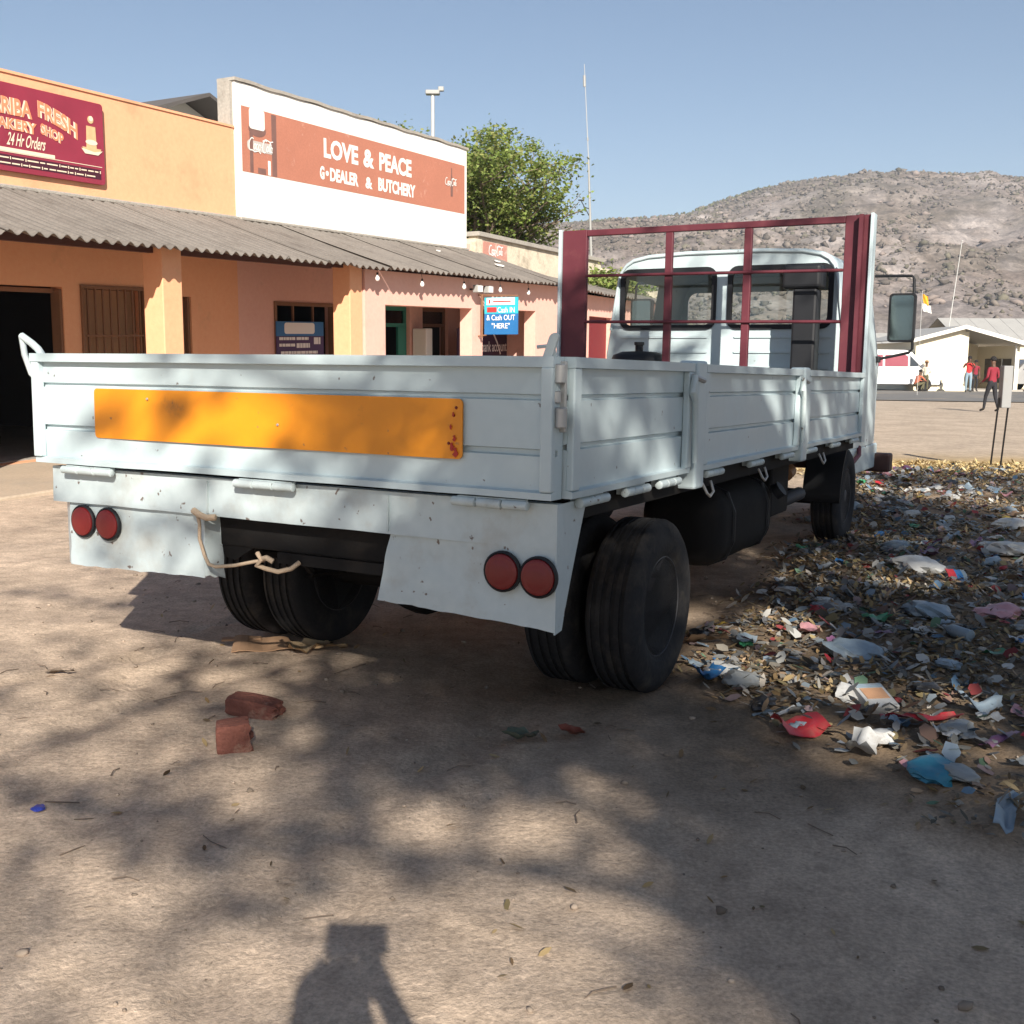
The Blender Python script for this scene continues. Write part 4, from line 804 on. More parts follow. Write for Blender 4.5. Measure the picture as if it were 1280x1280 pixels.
# cab
gl = glass('cab_glass', (0.92, 0.94, 0.93), 0.03, 0.0)
CU = -1.33
half = [(1.09, 0.80), (1.09, 1.25), (1.095, 1.60), (1.06, 1.84), (0.99, 2.30), (0.965, 2.37), (0.92, 2.425), (0.85, 2.465), (0.70, 2.495), (0.35, 2.512)]
outl = [(CU+x, z) for x, z in half] + [(CU-x, z) for x, z in reversed(half)]
def ring(v, sx, sz, lift=0): return [Vector((CU+(u-CU)*sx, v, 0.8+(z-0.8)*sz+lift)) for u, z in outl]
n_ = len(half)
skip = {(i, j) for i in (3,) for j in (3, 2*n_-5)}
shell = MB().loft([ring(6.0, 0.985, 0.992), ring(6.012, 0.995, 0.998), ring(6.05, 1, 1), ring(6.28, 1, 1), ring(7.05, 1, 1.0), ring(7.45, 0.99, 0.985), ring(7.72, 0.96, 0.95)], cap=False, skip=skip)
cab = P(shell, 'cab_shell', paint, smooth=35)
rear_out = [(CU+(u-CU)*0.985, 0.8+(z-0.8)*0.992) for u, z in outl]
wl_ = rrect(-2.265, -1.405, 1.845, 2.345, 0.075); wr_ = rrect(-1.262, -0.40, 1.845, 2.345, 0.075)
P(MB().plate(rear_out, [wl_, wr_], lambda x, z, t: (x, 6.0+t, z), 0.02), 'rear_wall', paint, cab)
for wp, nm in ((wl_, 0), (wr_, 1)):
    x0, x1 = min(p[0] for p in wp), max(p[0] for p in wp); z0, z1 = min(p[1] for p in wp), max(p[1] for p in wp)
    g = P(MB().plate(rrect(x0-0.022, x1+0.022, z0-0.022, z1+0.022, 0.09), [rrect(x0+0.02, x1-0.02, z0+0.02, z1-0.02, 0.06)], lambda x, z, t: (x, 5.985+t, z), 0.03), 'window_gasket', blkp, cab)
    P(MB().plate(rrect(x0+0.018, x1-0.018, z0+0.018, z1-0.018, 0.06), [], lambda x, z, t: (x, 6.0+t, z), 0.004), 'rear_window', gl, cab)
for z in (1.76, 1.63, 1.50):
    for a, b in ((-2.28, -1.45), (-1.21, -0.38)): P(MB().plate(rrect(a, b, z-0.010, z+0.010, 0.009), [], lambda x, y, t: (x, 5.988+t, y), 0.0115), 'pressed_rib', paint, cab, smooth=40)
P(MB().tube([(u, 5.992, z-0.012) for u, z in rear_out[3:-3]], 0.014, 8), 'rain_gutter', paint, cab, smooth=60)
fw = ring(7.72, 0.96, 0.95); wsh = [(CU+(x-CU)*0.96, 0.8+(z-0.8)*0.95) for x, z in rrect(-2.28, -0.38, 1.62, 2.36, 0.1)]
P(MB().plate([(p.x, p.z) for p in fw], [wsh], lambda x, z, t: (x, 7.72+t, z), 0.02), 'front_wall', paint, cab)
P(MB().plate([(CU+(x-CU)*0.99, z) for x, z in wsh], [], lambda x, z, t: (x, 7.73+t, z), 0.004), 'windscreen', gl, cab)
for sgn in (1, -1): P(MB().add([(CU+sgn*1.058, 6.28, 1.84), (CU+sgn*1.058, 7.05, 1.84), (CU+sgn*0.988, 7.05, 2.30), (CU+sgn*0.988, 6.28, 2.30)], [(0, 1, 2, 3)]), 'side_window', gl, cab, recalc=False)
P(MB().box(-2.38, -0.28, 6.03, 7.7, 0.80, 0.84), 'cab_floor', blk, cab)
seatm = mat('grey_seat_cloth', (0.10, 0.10, 0.11), 0.2, 20, 0.9)
for a, b in ((-2.25, -1.35), (-0.98, -0.45)):
    P(MB().box(a, b, 6.25, 6.42, 1.15, 1.86), 'seat_back', seatm, cab, bevel=0.05, seg=3); P(MB().box(a, b, 6.43, 6.95, 1.05, 1.2), 'seat_cushion', seatm, cab, bevel=0.05, seg=3)
P(MB().box(-2.3, -0.36, 7.40, 7.68, 1.30, 1.60), 'dashboard', blkp, cab, bevel=0.04)
P(MB().tube([(-0.70+0.2*math.cos(q), 7.22+0.06*math.sin(q), 1.68+0.17*math.sin(q)) for q in np.linspace(0, 2*PI, 25)], 0.015, 6).tube([(-0.70, 7.22, 1.68), (-0.70, 7.45, 1.5)], 0.025, 6).tube([(-0.9, 7.22, 1.68), (-0.5, 7.22, 1.68)], 0.012, 6), 'steering_wheel', blkp, cab)
# cab skirts, step, bumper
for sgn in (1, -1):
    P(MB().box(*sorted((CU+sgn*1.05, CU+sgn*1.085)), 6.22, 7.72, 0.56, 0.798), 'cab_skirt', paint, cab, bevel=0.02)
    P(MB().tube([(CU+sgn*1.09, 6.75, 0.80), (CU+sgn*1.12, 6.6, 0.74), (CU+sgn*1.11, 6.35, 0.68)], 0.02, 8), 'step_bracket', maroon, cab)
P(MB().box(-2.56, -0.10, 7.60, 7.78, 0.52, 0.70), 'bumper', mat('dark_brown_bumper', (0.05, 0.022, 0.02), 0.2, 5, 0.6), bevel=0.02)
# mirrors
for sgn in (1, -1):
    X_ = lambda u: CU + sgn*(u-CU)
    P(MB().tube([(X_(-0.30), 7.40, 2.375), (X_(0.03), 7.42, 2.37), (X_(0.05), 7.42, 2.34), (X_(0.068), 7.42, 1.70), (X_(0.04), 7.42, 1.665), (X_(-0.24), 7.40, 1.60)], 0.013, 8), 'mirror_arm', blkp, cab, smooth=60)
    hb_ = P(MB().plate(rrect(-0.12, 0.12, -0.225, 0.225, 0.035), [], lambda x, z, t: (X_(-0.035)+x, 7.37+t, 1.985+z), 0.05), 'mirror_housing', blkp, cab, bevel=0.008)
    P(MB().plate(rrect(-0.10, 0.10, -0.205, 0.205, 0.025), [], lambda x, z, t: (X_(-0.035)+x, 7.366+t, 1.985+z), 0.003), 'mirror_glass', mat('mirror_glass', (0.22, 0.26, 0.25), 0.03, 3, 0.08, 1.0), cab)
    P(MB().box(*sorted((X_(-0.29), X_(-0.21))), 7.36, 7.44, 1.57, 1.63), 'mirror_mount', blkp, cab, bevel=0.01)
# air intake stack and air cleaner between bed and cab
P(MB().box(-0.625, -0.43, 5.62, 5.80, 0.95, 2.13), 'intake_stack', blkp, bevel=0.02); P(MB().box(-0.715, -0.40, 5.60, 5.83, 2.131, 2.32), 'intake_head', blkp, bevel=0.03, seg=3)
P(MB().lathe([(0, 0.25), (0.45, 0.25), (0.50, 0.23), (0.53, 0.15), (0.535, 0.05)], (-1.99, 5.74, 1.09), (0, 0, 1), 24), 'air_cleaner', blkp, smooth=50); P(MB().lathe([(0, 0.035), (0.05, 0.035), (0.055, 0.045), (0.08, 0.045)], (-1.99, 5.74, 1.626), (0, 0, 1), 12), 'cleaner_cap', blkp)
P(MB().box(-2.3, -1.7, 5.55, 5.93, 1.0, 1.089).box(-0.66, -0.38, 5.58, 5.85, 0.86, 0.949), 'bracket_plate', blk)
P(MB().tube([(-0.27, 7.1, 0.62), (-0.25, 7.1, 0.86)], 0.012, 8), 'door_stay', maroon)
# ================================================================ across the road
def grp(name, loc, label, cat, group=None):
    o = tag(empty(name, loc), label, cat, group); bpy.context.view_layer.update(); return o
creamw = mat('cream_house_paint', (0.74, 0.66, 0.50), 0.05, 0.8, 0.85, fine=0.1, dirt=((0.45, 0.36, 0.24), 0.60, 0.14, 0.7, 0.4))
fascia = mat('white_fascia', (0.72, 0.69, 0.63), 0.06, 1, 0.7); roofsh = mat('grey_tin_roof', (0.40, 0.39, 0.37), 0.12, 1.5, 0.6, 0.2); dwin = mat('dark_window', (0.05, 0.045, 0.04), 0.2, 2, 0.3, spec=0.6)
ho = grp('cream_house', (23.6, 58, 0), 'cream gabled house with open porch across the road', 'building')
yF, xP = 57.6, 23.75
def gab(x): return 3.30 - 0.265*abs(x-xP)                         # underside of the gable roof
atw(ho, MB().plate([(21.35, -0.3), (23.95, -0.3), (23.95, gab(23.95)), (xP, gab(xP)), (21.35, gab(21.35))], [[(22.0, 1.0), (22.9, 1.0), (22.9, 1.95), (22.0, 1.95)]][:0], lambda x, z, t: (x, yF+t, z), 0.2), 'front_wall', creamw)
atw(ho, MB().plate([(24.15, -0.3), (26.7, -0.3), (26.7, gab(26.7)), (24.15, gab(24.15))], [], lambda x, z, t: (x, yF+4.8+t, z), 0.2), 'porch_wall', creamw)
atw(ho, MB().box(23.951, 24.149, yF+0.02, yF+7, -0.3, 3.15).box(21.35, 21.55, yF+0.2, yF+7, -0.3, 2.6).box(26.7, 26.9, yF+0.05, yF+7, -0.3, 2.45).box(21.35, 26.9, yF+7, yF+7.2, -0.3, 2.45), 'side_wall', creamw)
atw(ho, MB().box(26.67, 26.695, yF+0.5, yF+3.7, 0.45, 1.75), 'window', dwin); atw(ho, MB().box(26.64, 26.668, yF+1.5, yF+1.56, 0.45, 1.75).box(26.64, 26.668, yF+2.6, yF+2.66, 0.45, 1.75), 'window_bar', fascia)
for a, b in ((20.95, xP), (xP, 27.35)):
    za, zb = 3.42-0.265*abs(a-xP), 3.42-0.265*abs(b-xP)
    for nm, y0, y1, t0, t1, m_ in (('roof', yF-0.45, yF+7.6, 0, 0.05, roofsh), ('fascia_board', yF-0.5, yF-0.451, -0.13, 0.07, fascia)):
        atw(ho, MB().add([(a, y0, za+t0), (b, y0, zb+t0), (b, y1, zb+t0), (a, y1, za+t0), (a, y0, za+t1), (b, y0, zb+t1), (b, y1, zb+t1), (a, y1, za+t1)], [(0, 3, 2, 1), (4, 5, 6, 7), (0, 1, 5, 4), (1, 2, 6, 5), (2, 3, 7, 6), (3, 0, 4, 7)]), nm, m_)
atw(ho, MB().box(26.62, 26.68, yF-0.1, yF+0.04, -0.3, 2.5), 'porch_post', fascia); atw(ho, MB().box(24.15, 27.1, yF-0.2, yF+4.8, -0.2, 0.12), 'porch_step', conc)
h2 = grp('tin_roof_house', (31.5, 69, 0), 'low house with pale tin roof behind the cream house', 'building')
atw(h2, MB().box(28.0, 38, 67.5, 73, -0.3, 3.0), 'wall', creamw)
for y0, y1, z0, z1 in ((66.8, 70.2, 2.9, 4.35), (70.2, 73.8, 4.35, 2.9)):
    for k in range(11): atw(h2, MB().add([(27.3+k, y0, z0), (28.28+k, y0, z0), (28.28+k, y1, z1), (27.3+k, y1, z1), (27.3+k, y0, z0+.04), (28.28+k, y0, z0+.04), (28.28+k, y1, z1+.04), (27.3+k, y1, z1+.04)], [(0, 3, 2, 1), (4, 5, 6, 7), (0, 1, 5, 4), (1, 2, 6, 5), (2, 3, 7, 6), (3, 0, 4, 7)]), 'roof_sheet', roofsh)
h3 = grp('small_house', (24.6, 75, 0), 'small low house half hidden behind the white van', 'building')
atw(h3, MB().box(23.3, 29, 75, 80, -0.3, 2.5), 'wall', creamw); atw(h3, MB().add([(22.5, 74.3, 2.35), (29.5, 74.3, 2.35), (29.5, 77.5, 3.6), (22.5, 77.5, 3.6), (22.5, 80.6, 2.35), (29.5, 80.6, 2.35)], [(0, 1, 2, 3), (3, 2, 5, 4), (0, 3, 4), (1, 5, 2), (0, 4, 5, 1)]), 'roof', roofsh); atw(h3, MB().box(25.2, 26.1, 74.96, 74.995, 1.0, 2.0), 'window', dwin)
mp = grp('flag_mast', (24.84, 61, 0), 'tall pale mast leaning beside the cream house roof', 'mast'); atw(mp, MB().tube([(26.3, 66.6, 0), (27.1, 66.6, 8.8)], [0.035, 0.018], 8), 'pole', galv, smooth=60); atw(mp, MB().lathe([(0, 0.06), (0.04, 0.07), (0.08, 0.02)], (27.1, 66.6, 8.8), (0, 0, 1), 10), 'cap', galv)
fg = grp('flag', (18.85, 50, 0), 'tattered yellow and white flag on a thin pole past the mirror', 'flag')
atw(fg, MB().tube([(18.72, 50, 0), (18.68, 50, 4.75)], 0.012, 6), 'pole', galv)
for nm, c, z0, z1, x1 in (('yellow_cloth', (0.75, 0.38, 0.03), 4.2, 4.62, 18.95), ('white_cloth', (0.78, 0.75, 0.70), 3.85, 4.2, 19.10)):
    atw(fg, MB().patch(lambda a, b: Vector((18.70+(x1-18.70)*a+0.08*(1-b), 50+0.05*math.sin(a*7+b*3), z0+(z1-z0)*b-0.12*a)), 6, 4, (0, 0.004, 0)), nm, mat(nm, c, 0.1, 5, 0.9))
# roadside panel on two legs
rp_ = grp('roadside_meter_box', (6.8, 15, 0), 'grey panel on two rusty legs at the edge of the sand', 'signpost')
atw(rp_, MB().box(6.77, 6.90, 14.93, 15.07, 0.86, 1.44), 'panel', mat('weathered_grey_panel', (0.27, 0.27, 0.27), 0.12, 5, 0.7, dirt=((0.25, 0.2, 0.16), 0.55, 0.15, 6, 0.5)), bevel=0.01)
for x in (6.72, 6.86): atw(rp_, MB().tube([(x-0.02, 15.0, -0.05), (x+0.04, 15.0, 1.0)], 0.013, 8), 'leg', blk)
# vehicles
carw = mat('white_car_paint', (0.78, 0.78, 0.77), 0.02, 2, 0.3, spec=0.5, coat=0.5); cars = mat('silver_car_paint', (0.34, 0.33, 0.32), 0.05, 2, 0.35, 0.5, coat=0.4); cglass = mat('dark_car_glass', (0.03, 0.035, 0.04), 0.1, 2, 0.08, spec=0.8); rglass = mat('red_film_window', (0.26, 0.06, 0.08), 0.1, 2, 0.2, spec=0.6)
lampw = mat('lamp_glass', (0.6, 0.6, 0.58), 0.05, 9, 0.15); lampr = mat('red_car_lamp', (0.4, 0.02, 0.02), 0.1, 9, 0.2)
def car(name, loc, rz, label, cat, side, windows, paint_m, wx, hw, wr=0.34, sideglass=None):
    o = empty(name, loc); o.rotation_euler = (0, 0, rz); tag(o, label, cat)
    n = len(side); rings = []
    zs = [p[1] for p in side]
    for k, (f, ins) in enumerate(((-1, 0.06), (-0.94, 0.0), (0.94, 0.0), (1, 0.06))):
        rings.append([Vector((x*(1-ins*0.15), f*hw*(1 - 0.13*max(0, (z-1.0))/1.0), z - (ins*0.5 if z > 0.6 else -ins*0.4))) for x, z in side])
    body = MB().loft(rings).build('body', paint_m, o, smooth=30)
    ys = lambda z: hw*(1-0.13*max(0, z-1.0))
    for k, (poly, kind) in enumerate(windows):
        for f in (-1, 1):
            m_ = (sideglass or cglass) if kind == 'r' else cglass
            MB().add([(x, f*(ys(z)+0.008), z) for x, z in poly], [tuple(range(len(poly)))]).build('side_window', m_, o, recalc=False)
    for x in wx:
        for f in (-1, 1):
            t = MB().lathe([(-0.10, wr*0.6), (-0.11, wr*0.9), (-0.08, wr), (0.08, wr), (0.11, wr*0.9), (0.10, wr*0.6)], (x, f*(hw-0.06), wr-0.005), (0, 1, 0), 28).build('tyre', rub, o, smooth=40)
            MB().lathe([(f*0.06, wr*0.62), (f*0.09, wr*0.6), (f*0.08, wr*0.3), (f*0.10, wr*0.1)], (x, f*(hw-0.06), wr-0.005), (0, 1, 0), 20).build('wheel_disc', galv, t, smooth=40)
    return o
van = car('white_van', (20.3, 58.2, 0.03), 0.0, 'white minivan parked across the road beyond the truck mirror', 'van',
    [(-2.3, 0.35), (2.35, 0.32), (2.40, 0.75), (2.28, 1.05), (1.55, 1.28), (0.85, 2.02), (0.5, 2.14), (-1.9, 2.16), (-2.2, 2.02), (-2.33, 1.2)],
    [([(0.72, 1.28), (1.28, 1.30), (0.72, 1.86)], 'k'), ([(-0.6, 1.28), (0.62, 1.28), (0.62, 1.80), (0.5, 1.88), (-0.6, 1.88)], 'r'), ([(-1.95, 1.28), (-0.72, 1.28), (-0.72, 1.88), (-1.85, 1.88)], 'r')], carw, (-1.4, 1.55), 0.84, 0.34, rglass)
MB().add([(1.58, -0.66, 1.31), (0.90, -0.58, 2.0), (0.90, 0.58, 2.0), (1.58, 0.66, 1.31)], [(0, 1, 2, 3)]).build('windscreen', cglass, van, xf=lambda x, y, z: (x+0.02, y, z+0.015), recalc=False)
for f in (-1, 1): MB().box(2.20, 2.36, f*0.66-0.1, f*0.66+0.1, 0.82, 0.98).build('headlight', lampw, van, bevel=0.02)
MB().box(2.36, 2.46, -0.8, 0.8, 0.32, 0.58).build('bumper', blkp, van, bevel=0.03)
suv = car('silver_car', (29.9, 60.4, 0.03), 0.0, 'silver car with dark windows parked beside the cream house porch', 'car',
    [(-2.2, 0.35), (2.2, 0.34), (2.25, 0.75), (2.15, 1.0), (1.2, 1.12), (0.55, 1.66), (-1.6, 1.72), (-2.12, 1.2), (-2.25, 0.8)],
    [([(0.15, 1.12), (0.98, 1.14), (0.45, 1.58), (0.15, 1.60)], 'k'), ([(-0.9, 1.12), (0.08, 1.12), (0.08, 1.60), (-0.9, 1.62)], 'k'), ([(-1.85, 1.15), (-1.0, 1.12), (-1.0, 1.62), (-1.5, 1.62)], 'k')], cars, (-1.35, 1.4), 0.86, 0.34)
for f in (-1, 1): MB().box(-2.27, -2.18, f*0.68-0.09, f*0.68+0.09, 0.85, 1.1).build('tail_light', lampr, suv, bevel=0.02)
# ---------------------------------------------------------------- people
skin_m = mat('brown_skin', (0.10, 0.05, 0.03), 0.1, 20, 0.55); hair_m = mat('black_hair', (0.012, 0.01, 0.01), 0.1, 30, 0.9); shoe_m = mat('dark_shoe', (0.03, 0.025, 0.02), 0.1, 10, 0.7)
def person(loc, rz, label, J, shirt, trousers, sleeve='short', hat=None, scale=1.0, group=None):
    o = empty('person', loc); o.rotation_euler = (0, 0, rz); o.scale = (scale,)*3; tag(o, label, 'person', group)
    D = dict(pelvis=(0, 0, .95), waist=(0, 0, 1.10), chest=(0, 0.0, 1.32), neck=(0, 0.0, 1.48), headb=(0, 0.02, 1.56), headt=(0, 0.02, 1.68),
             shL=(-.17, 0, 1.41), elL=(-.23, -.02, 1.13), wrL=(-.22, .06, .88), shR=(.17, 0, 1.41), elR=(.23, -.02, 1.13), wrR=(.22, .06, .88),
             hipL=(-.09, 0, .90), knL=(-.10, .02, .50), anL=(-.10, -.01, .09), toL=(-.11, .15, .035), hipR=(.09, 0, .90), knR=(.10, .02, .50), anR=(.10, -.01, .09), toR=(.11, .15, .035))
    D.update(J); rad = dict(pelvis=.135, waist=.125, chest=.15, neck=.055, headb=.082, headt=.092, shL=.06, elL=.043, wrL=.03, shR=.06, elR=.043, wrR=.03, hipL=.095, knL=.062, anL=.042, toL=.036, hipR=.095, knR=.062, anR=.042, toR=.036)
    E = [('pelvis', 'waist'), ('waist', 'chest'), ('chest', 'neck'), ('neck', 'headb'), ('headb', 'headt'), ('chest', 'shL'), ('shL', 'elL'), ('elL', 'wrL'), ('chest', 'shR'), ('shR', 'elR'), ('elR', 'wrR'), ('pelvis', 'hipL'), ('hipL', 'knL'), ('knL', 'anL'), ('anL', 'toL'), ('pelvis', 'hipR'), ('hipR', 'knR'), ('knR', 'anR'), ('anR', 'toR')]
    for S in 'LR':
        wv = Vector(D['wr'+S]); d = (wv - Vector(D['el'+S])).normalized(); side = d.cross(Vector((0, 1, 0.2))).normalized()
        D['hand'+S] = tuple(wv+d*0.07); rad['hand'+S] = .034; E.append(('wr'+S, 'hand'+S))
        for k in range(4):
            a = 'f%d%s' % (k, S); D[a] = tuple(wv + d*(0.105+0.008*(1-abs(k-1.4))) + side*(k-1.5)*0.021); D[a+'t'] = tuple(Vector(D[a]) + d*(0.06-0.01*abs(k-1.4)) + Vector((0, .015, -.01))); rad[a] = .010; rad[a+'t'] = .008; E += [('hand'+S, a), (a, a+'t')]
        a = 'th'+S; D[a] = tuple(wv + d*0.06 + side*0.05); D[a+'t'] = tuple(wv + d*0.10 + side*0.065); rad[a] = .012; rad[a+'t'] = .009; E += [('hand'+S, a), (a, a+'t')]
    keys = list(D); me = bpy.data.meshes.new('body'); me.from_pydata([D[k] for k in keys], [(keys.index(a), keys.index(b)) for a, b in E], [])
    b = bpy.data.objects.new('body', me); COL.objects.link(b)
    b.modifiers.new('s', 'SKIN'); sv = me.skin_vertices[0].data
    for i, k in enumerate(keys): sv[i].radius = (rad[k], rad[k]*(0.72 if k in ('pelvis', 'waist', 'chest') else 1)); sv[i].use_root = (k == 'pelvis')
    b.modifiers.new('d', 'SUBSURF').levels = 2
    dg = bpy.context.evaluated_depsgraph_get(); m2 = bpy.data.meshes.new_from_object(b.evaluated_get(dg)); bpy.data.objects.remove(b)
    for mt in (skin_m, shirt, trousers, shoe_m): m2.materials.append(mt)
    ks = {k: Vector(D[k]) for k in keys}
    trunk = ('pelvis', 'waist', 'chest', 'neck', 'headb', 'headt')
    for p in m2.polygons:
        c = p.center; best = None; bd = 9
        for a, bb in E:
            A, Bv = ks[a], ks[bb]; t = max(0, min(1, (c-A).dot(Bv-A)/max(1e-6, (Bv-A).length_squared))); dd = (c-(A+(Bv-A)*t)).length
            if dd < bd: bd = dd; best = (a, bb, t)
        a, bb, t = best; mi = 0
        if a in ('pelvis', 'waist', 'chest') and bb in ('waist', 'chest', 'shL', 'shR'): mi = 1
        elif (a, bb) == ('chest', 'neck'): mi = 1 if t < 0.75 else 0
        elif a in ('shL', 'shR'): mi = 1 if (sleeve == 'long' or t < 0.55) else 0
        elif a in ('elL', 'elR'): mi = 1 if sleeve == 'long' else 0
        elif a == 'pelvis' or a in ('hipL', 'hipR', 'knL', 'knR'): mi = 2 if not (a[:2] == 'kn' and t > 0.92) else 3
        elif a[:2] == 'an': mi = 3
        p.material_index = mi; p.use_smooth = True
    bo = bpy.data.objects.new('body', m2); COL.objects.link(bo); bo.parent = o
    h = ks['headt']
    MB().lathe([(-0.02, 0.098), (0.03, 0.101), (0.07, 0.09), (0.105, 0.05), (0.115, 0.01)], h+Vector((0, -0.012, 0)), (0, 0, 1), 16).build('hair', hair_m, o, smooth=80)
    MB().tube([h+Vector((0, 0.085, -0.02)), h+Vector((0, 0.115, -0.055)), h+Vector((0, 0.09, -0.065))], [0.008, 0.016, 0.012], 6).build('nose', skin_m, o, smooth=80)
    for sx in (-1, 1):
        MB().lathe([(-0.006, 0.006), (0, 0.012), (0.006, 0.006)], h+Vector((sx*0.034, 0.088, -0.015)), (0, 1, 0), 8).build('eye', hair_m, o); MB().lathe([(-0.008, 0.008), (0, 0.026), (0.008, 0.008)], h+Vector((sx*0.098, 0.0, -0.035)), (1, 0, 0), 10).build('ear', skin_m, o, smooth=80)
    MB().box(-0.025, 0.025, 0.088, 0.098, -0.095, -0.088).build('mouth', mat('lips', (0.16, 0.05, 0.045), 0.1, 20, 0.5), o, xf=lambda x, y, z: (h.x+x, h.y+y, h.z+z))
    if hat:
        MB().lathe([(0.02, 0.19), (0.03, 0.20), (0.045, 0.11), (0.12, 0.10), (0.15, 0.07), (0.155, 0.01)], h+Vector((0, 0, 0.01)), (0, 0, 1), 20).build('hat', hat, o, smooth=60)
    return o
red_s = mat('red_shirt', (0.55, 0.035, 0.035), 0.12, 12, 0.9); jean = mat('pale_blue_jeans', (0.22, 0.30, 0.36), 0.15, 14, 0.9); blk_t = mat('black_trousers', (0.02, 0.02, 0.024), 0.15, 14, 0.9); drd = mat('dark_red_top', (0.22, 0.02, 0.035), 0.15, 12, 0.9); pale_s = mat('cream_shirt', (0.62, 0.56, 0.44), 0.1, 12, 0.9); olive = mat('olive_trousers', (0.10, 0.09, 0.05), 0.15, 14, 0.9); rust = mat('rust_top', (0.42, 0.12, 0.07), 0.15, 12, 0.9)
def up(x, y): return (x, y, float(gz(x, y)))
person((23.2, 55.1, 0.02), PI*0.9, 'person in red shirt and pale jeans standing by the porch with raised hands', dict(elR=(.27, .06, 1.22), wrR=(.12, .20, 1.45), elL=(-.27, .06, 1.22), wrL=(-.12, .20, 1.42)), red_s, jean, scale=1.03)
person((14.72, 33.2, 0.0), 0.35, 'person in dark red top and black trousers walking behind the grey panel', dict(knL=(-.10, .14, .52), anL=(-.10, .20, .09), toL=(-.11, .36, .04), knR=(.10, -.06, .50), anR=(.10, -.22, .10), toR=(.11, -.07, .04), wrL=(-.20, .22, .98), wrR=(.18, .22, 1.02)), drd, blk_t, 'long', scale=0.95)
person((21.75, 57.0, 0.02), -0.6, 'person in cream shirt and brown hat standing beside the white van', dict(wrR=(.12, .28, 1.1), elR=(.24, .08, 1.14)), pale_s, olive, 'long', mat('brown_hat', (0.22, 0.12, 0.06), 0.15, 12, 0.9), 0.88)
person((21.1, 56.4, 0.02), -1.2, 'person in rust coloured top crouching at the van front wheel', dict(pelvis=(0, -.12, .36), waist=(0, -.06, .50), chest=(0, .06, .70), neck=(0, .12, .84), headb=(0, .16, .92), headt=(0, .18, 1.04), shL=(-.17, .08, .79), elL=(-.24, .26, .60), wrL=(-.15, .42, .55), shR=(.17, .08, .79), elR=(.24, .26, .60), wrR=(.15, .42, .55), hipL=(-.10, -.10, .34), knL=(-.16, .30, .46), anL=(-.13, .12, .09), toL=(-.14, .28, .035), hipR=(.10, -.10, .34), knR=(.16, .30, .46), anR=(.13, .12, .09), toR=(.14, .28, .035)), rust, olive, 'long', scale=1.0)
person((24.35, 57.0, 0.02), PI, 'person in maroon top standing on the porch edge of the cream house', {}, drd, blk_t, 'short', scale=0.93)
# the photographer, whose shadow falls on the sand
person((0.0, -0.46, float(gz(0.0, -0.46))), 0.0, 'person holding up a phone at the spot the picture is taken from', dict(headb=(0, .04, 1.53), headt=(0, .05, 1.64), shL=(-.18, 0, 1.40), shR=(.18, 0, 1.40), elL=(-.16, .24, 1.20), wrL=(-.06, .36, 1.47), elR=(.30, .20, 1.20), wrR=(.10, .36, 1.47)), mat('grey_shirt', (0.25, 0.25, 0.27), 0.1, 12, 0.9), blk_t, 'short', scale=0.93)
ph = tag(empty('mobile_phone', (0.0, -0.035, CAM_H)), 'black mobile phone held up at the camera spot', 'phone')
MB().box(-0.08, 0.08, -0.010, 0.0, -0.04, 0.05).build('phone_body', blkp, ph, bevel=0.004); MB().box(-0.075, 0.075, -0.0125, -0.0105, -0.035, 0.045).build('phone_screen', cglass, ph)
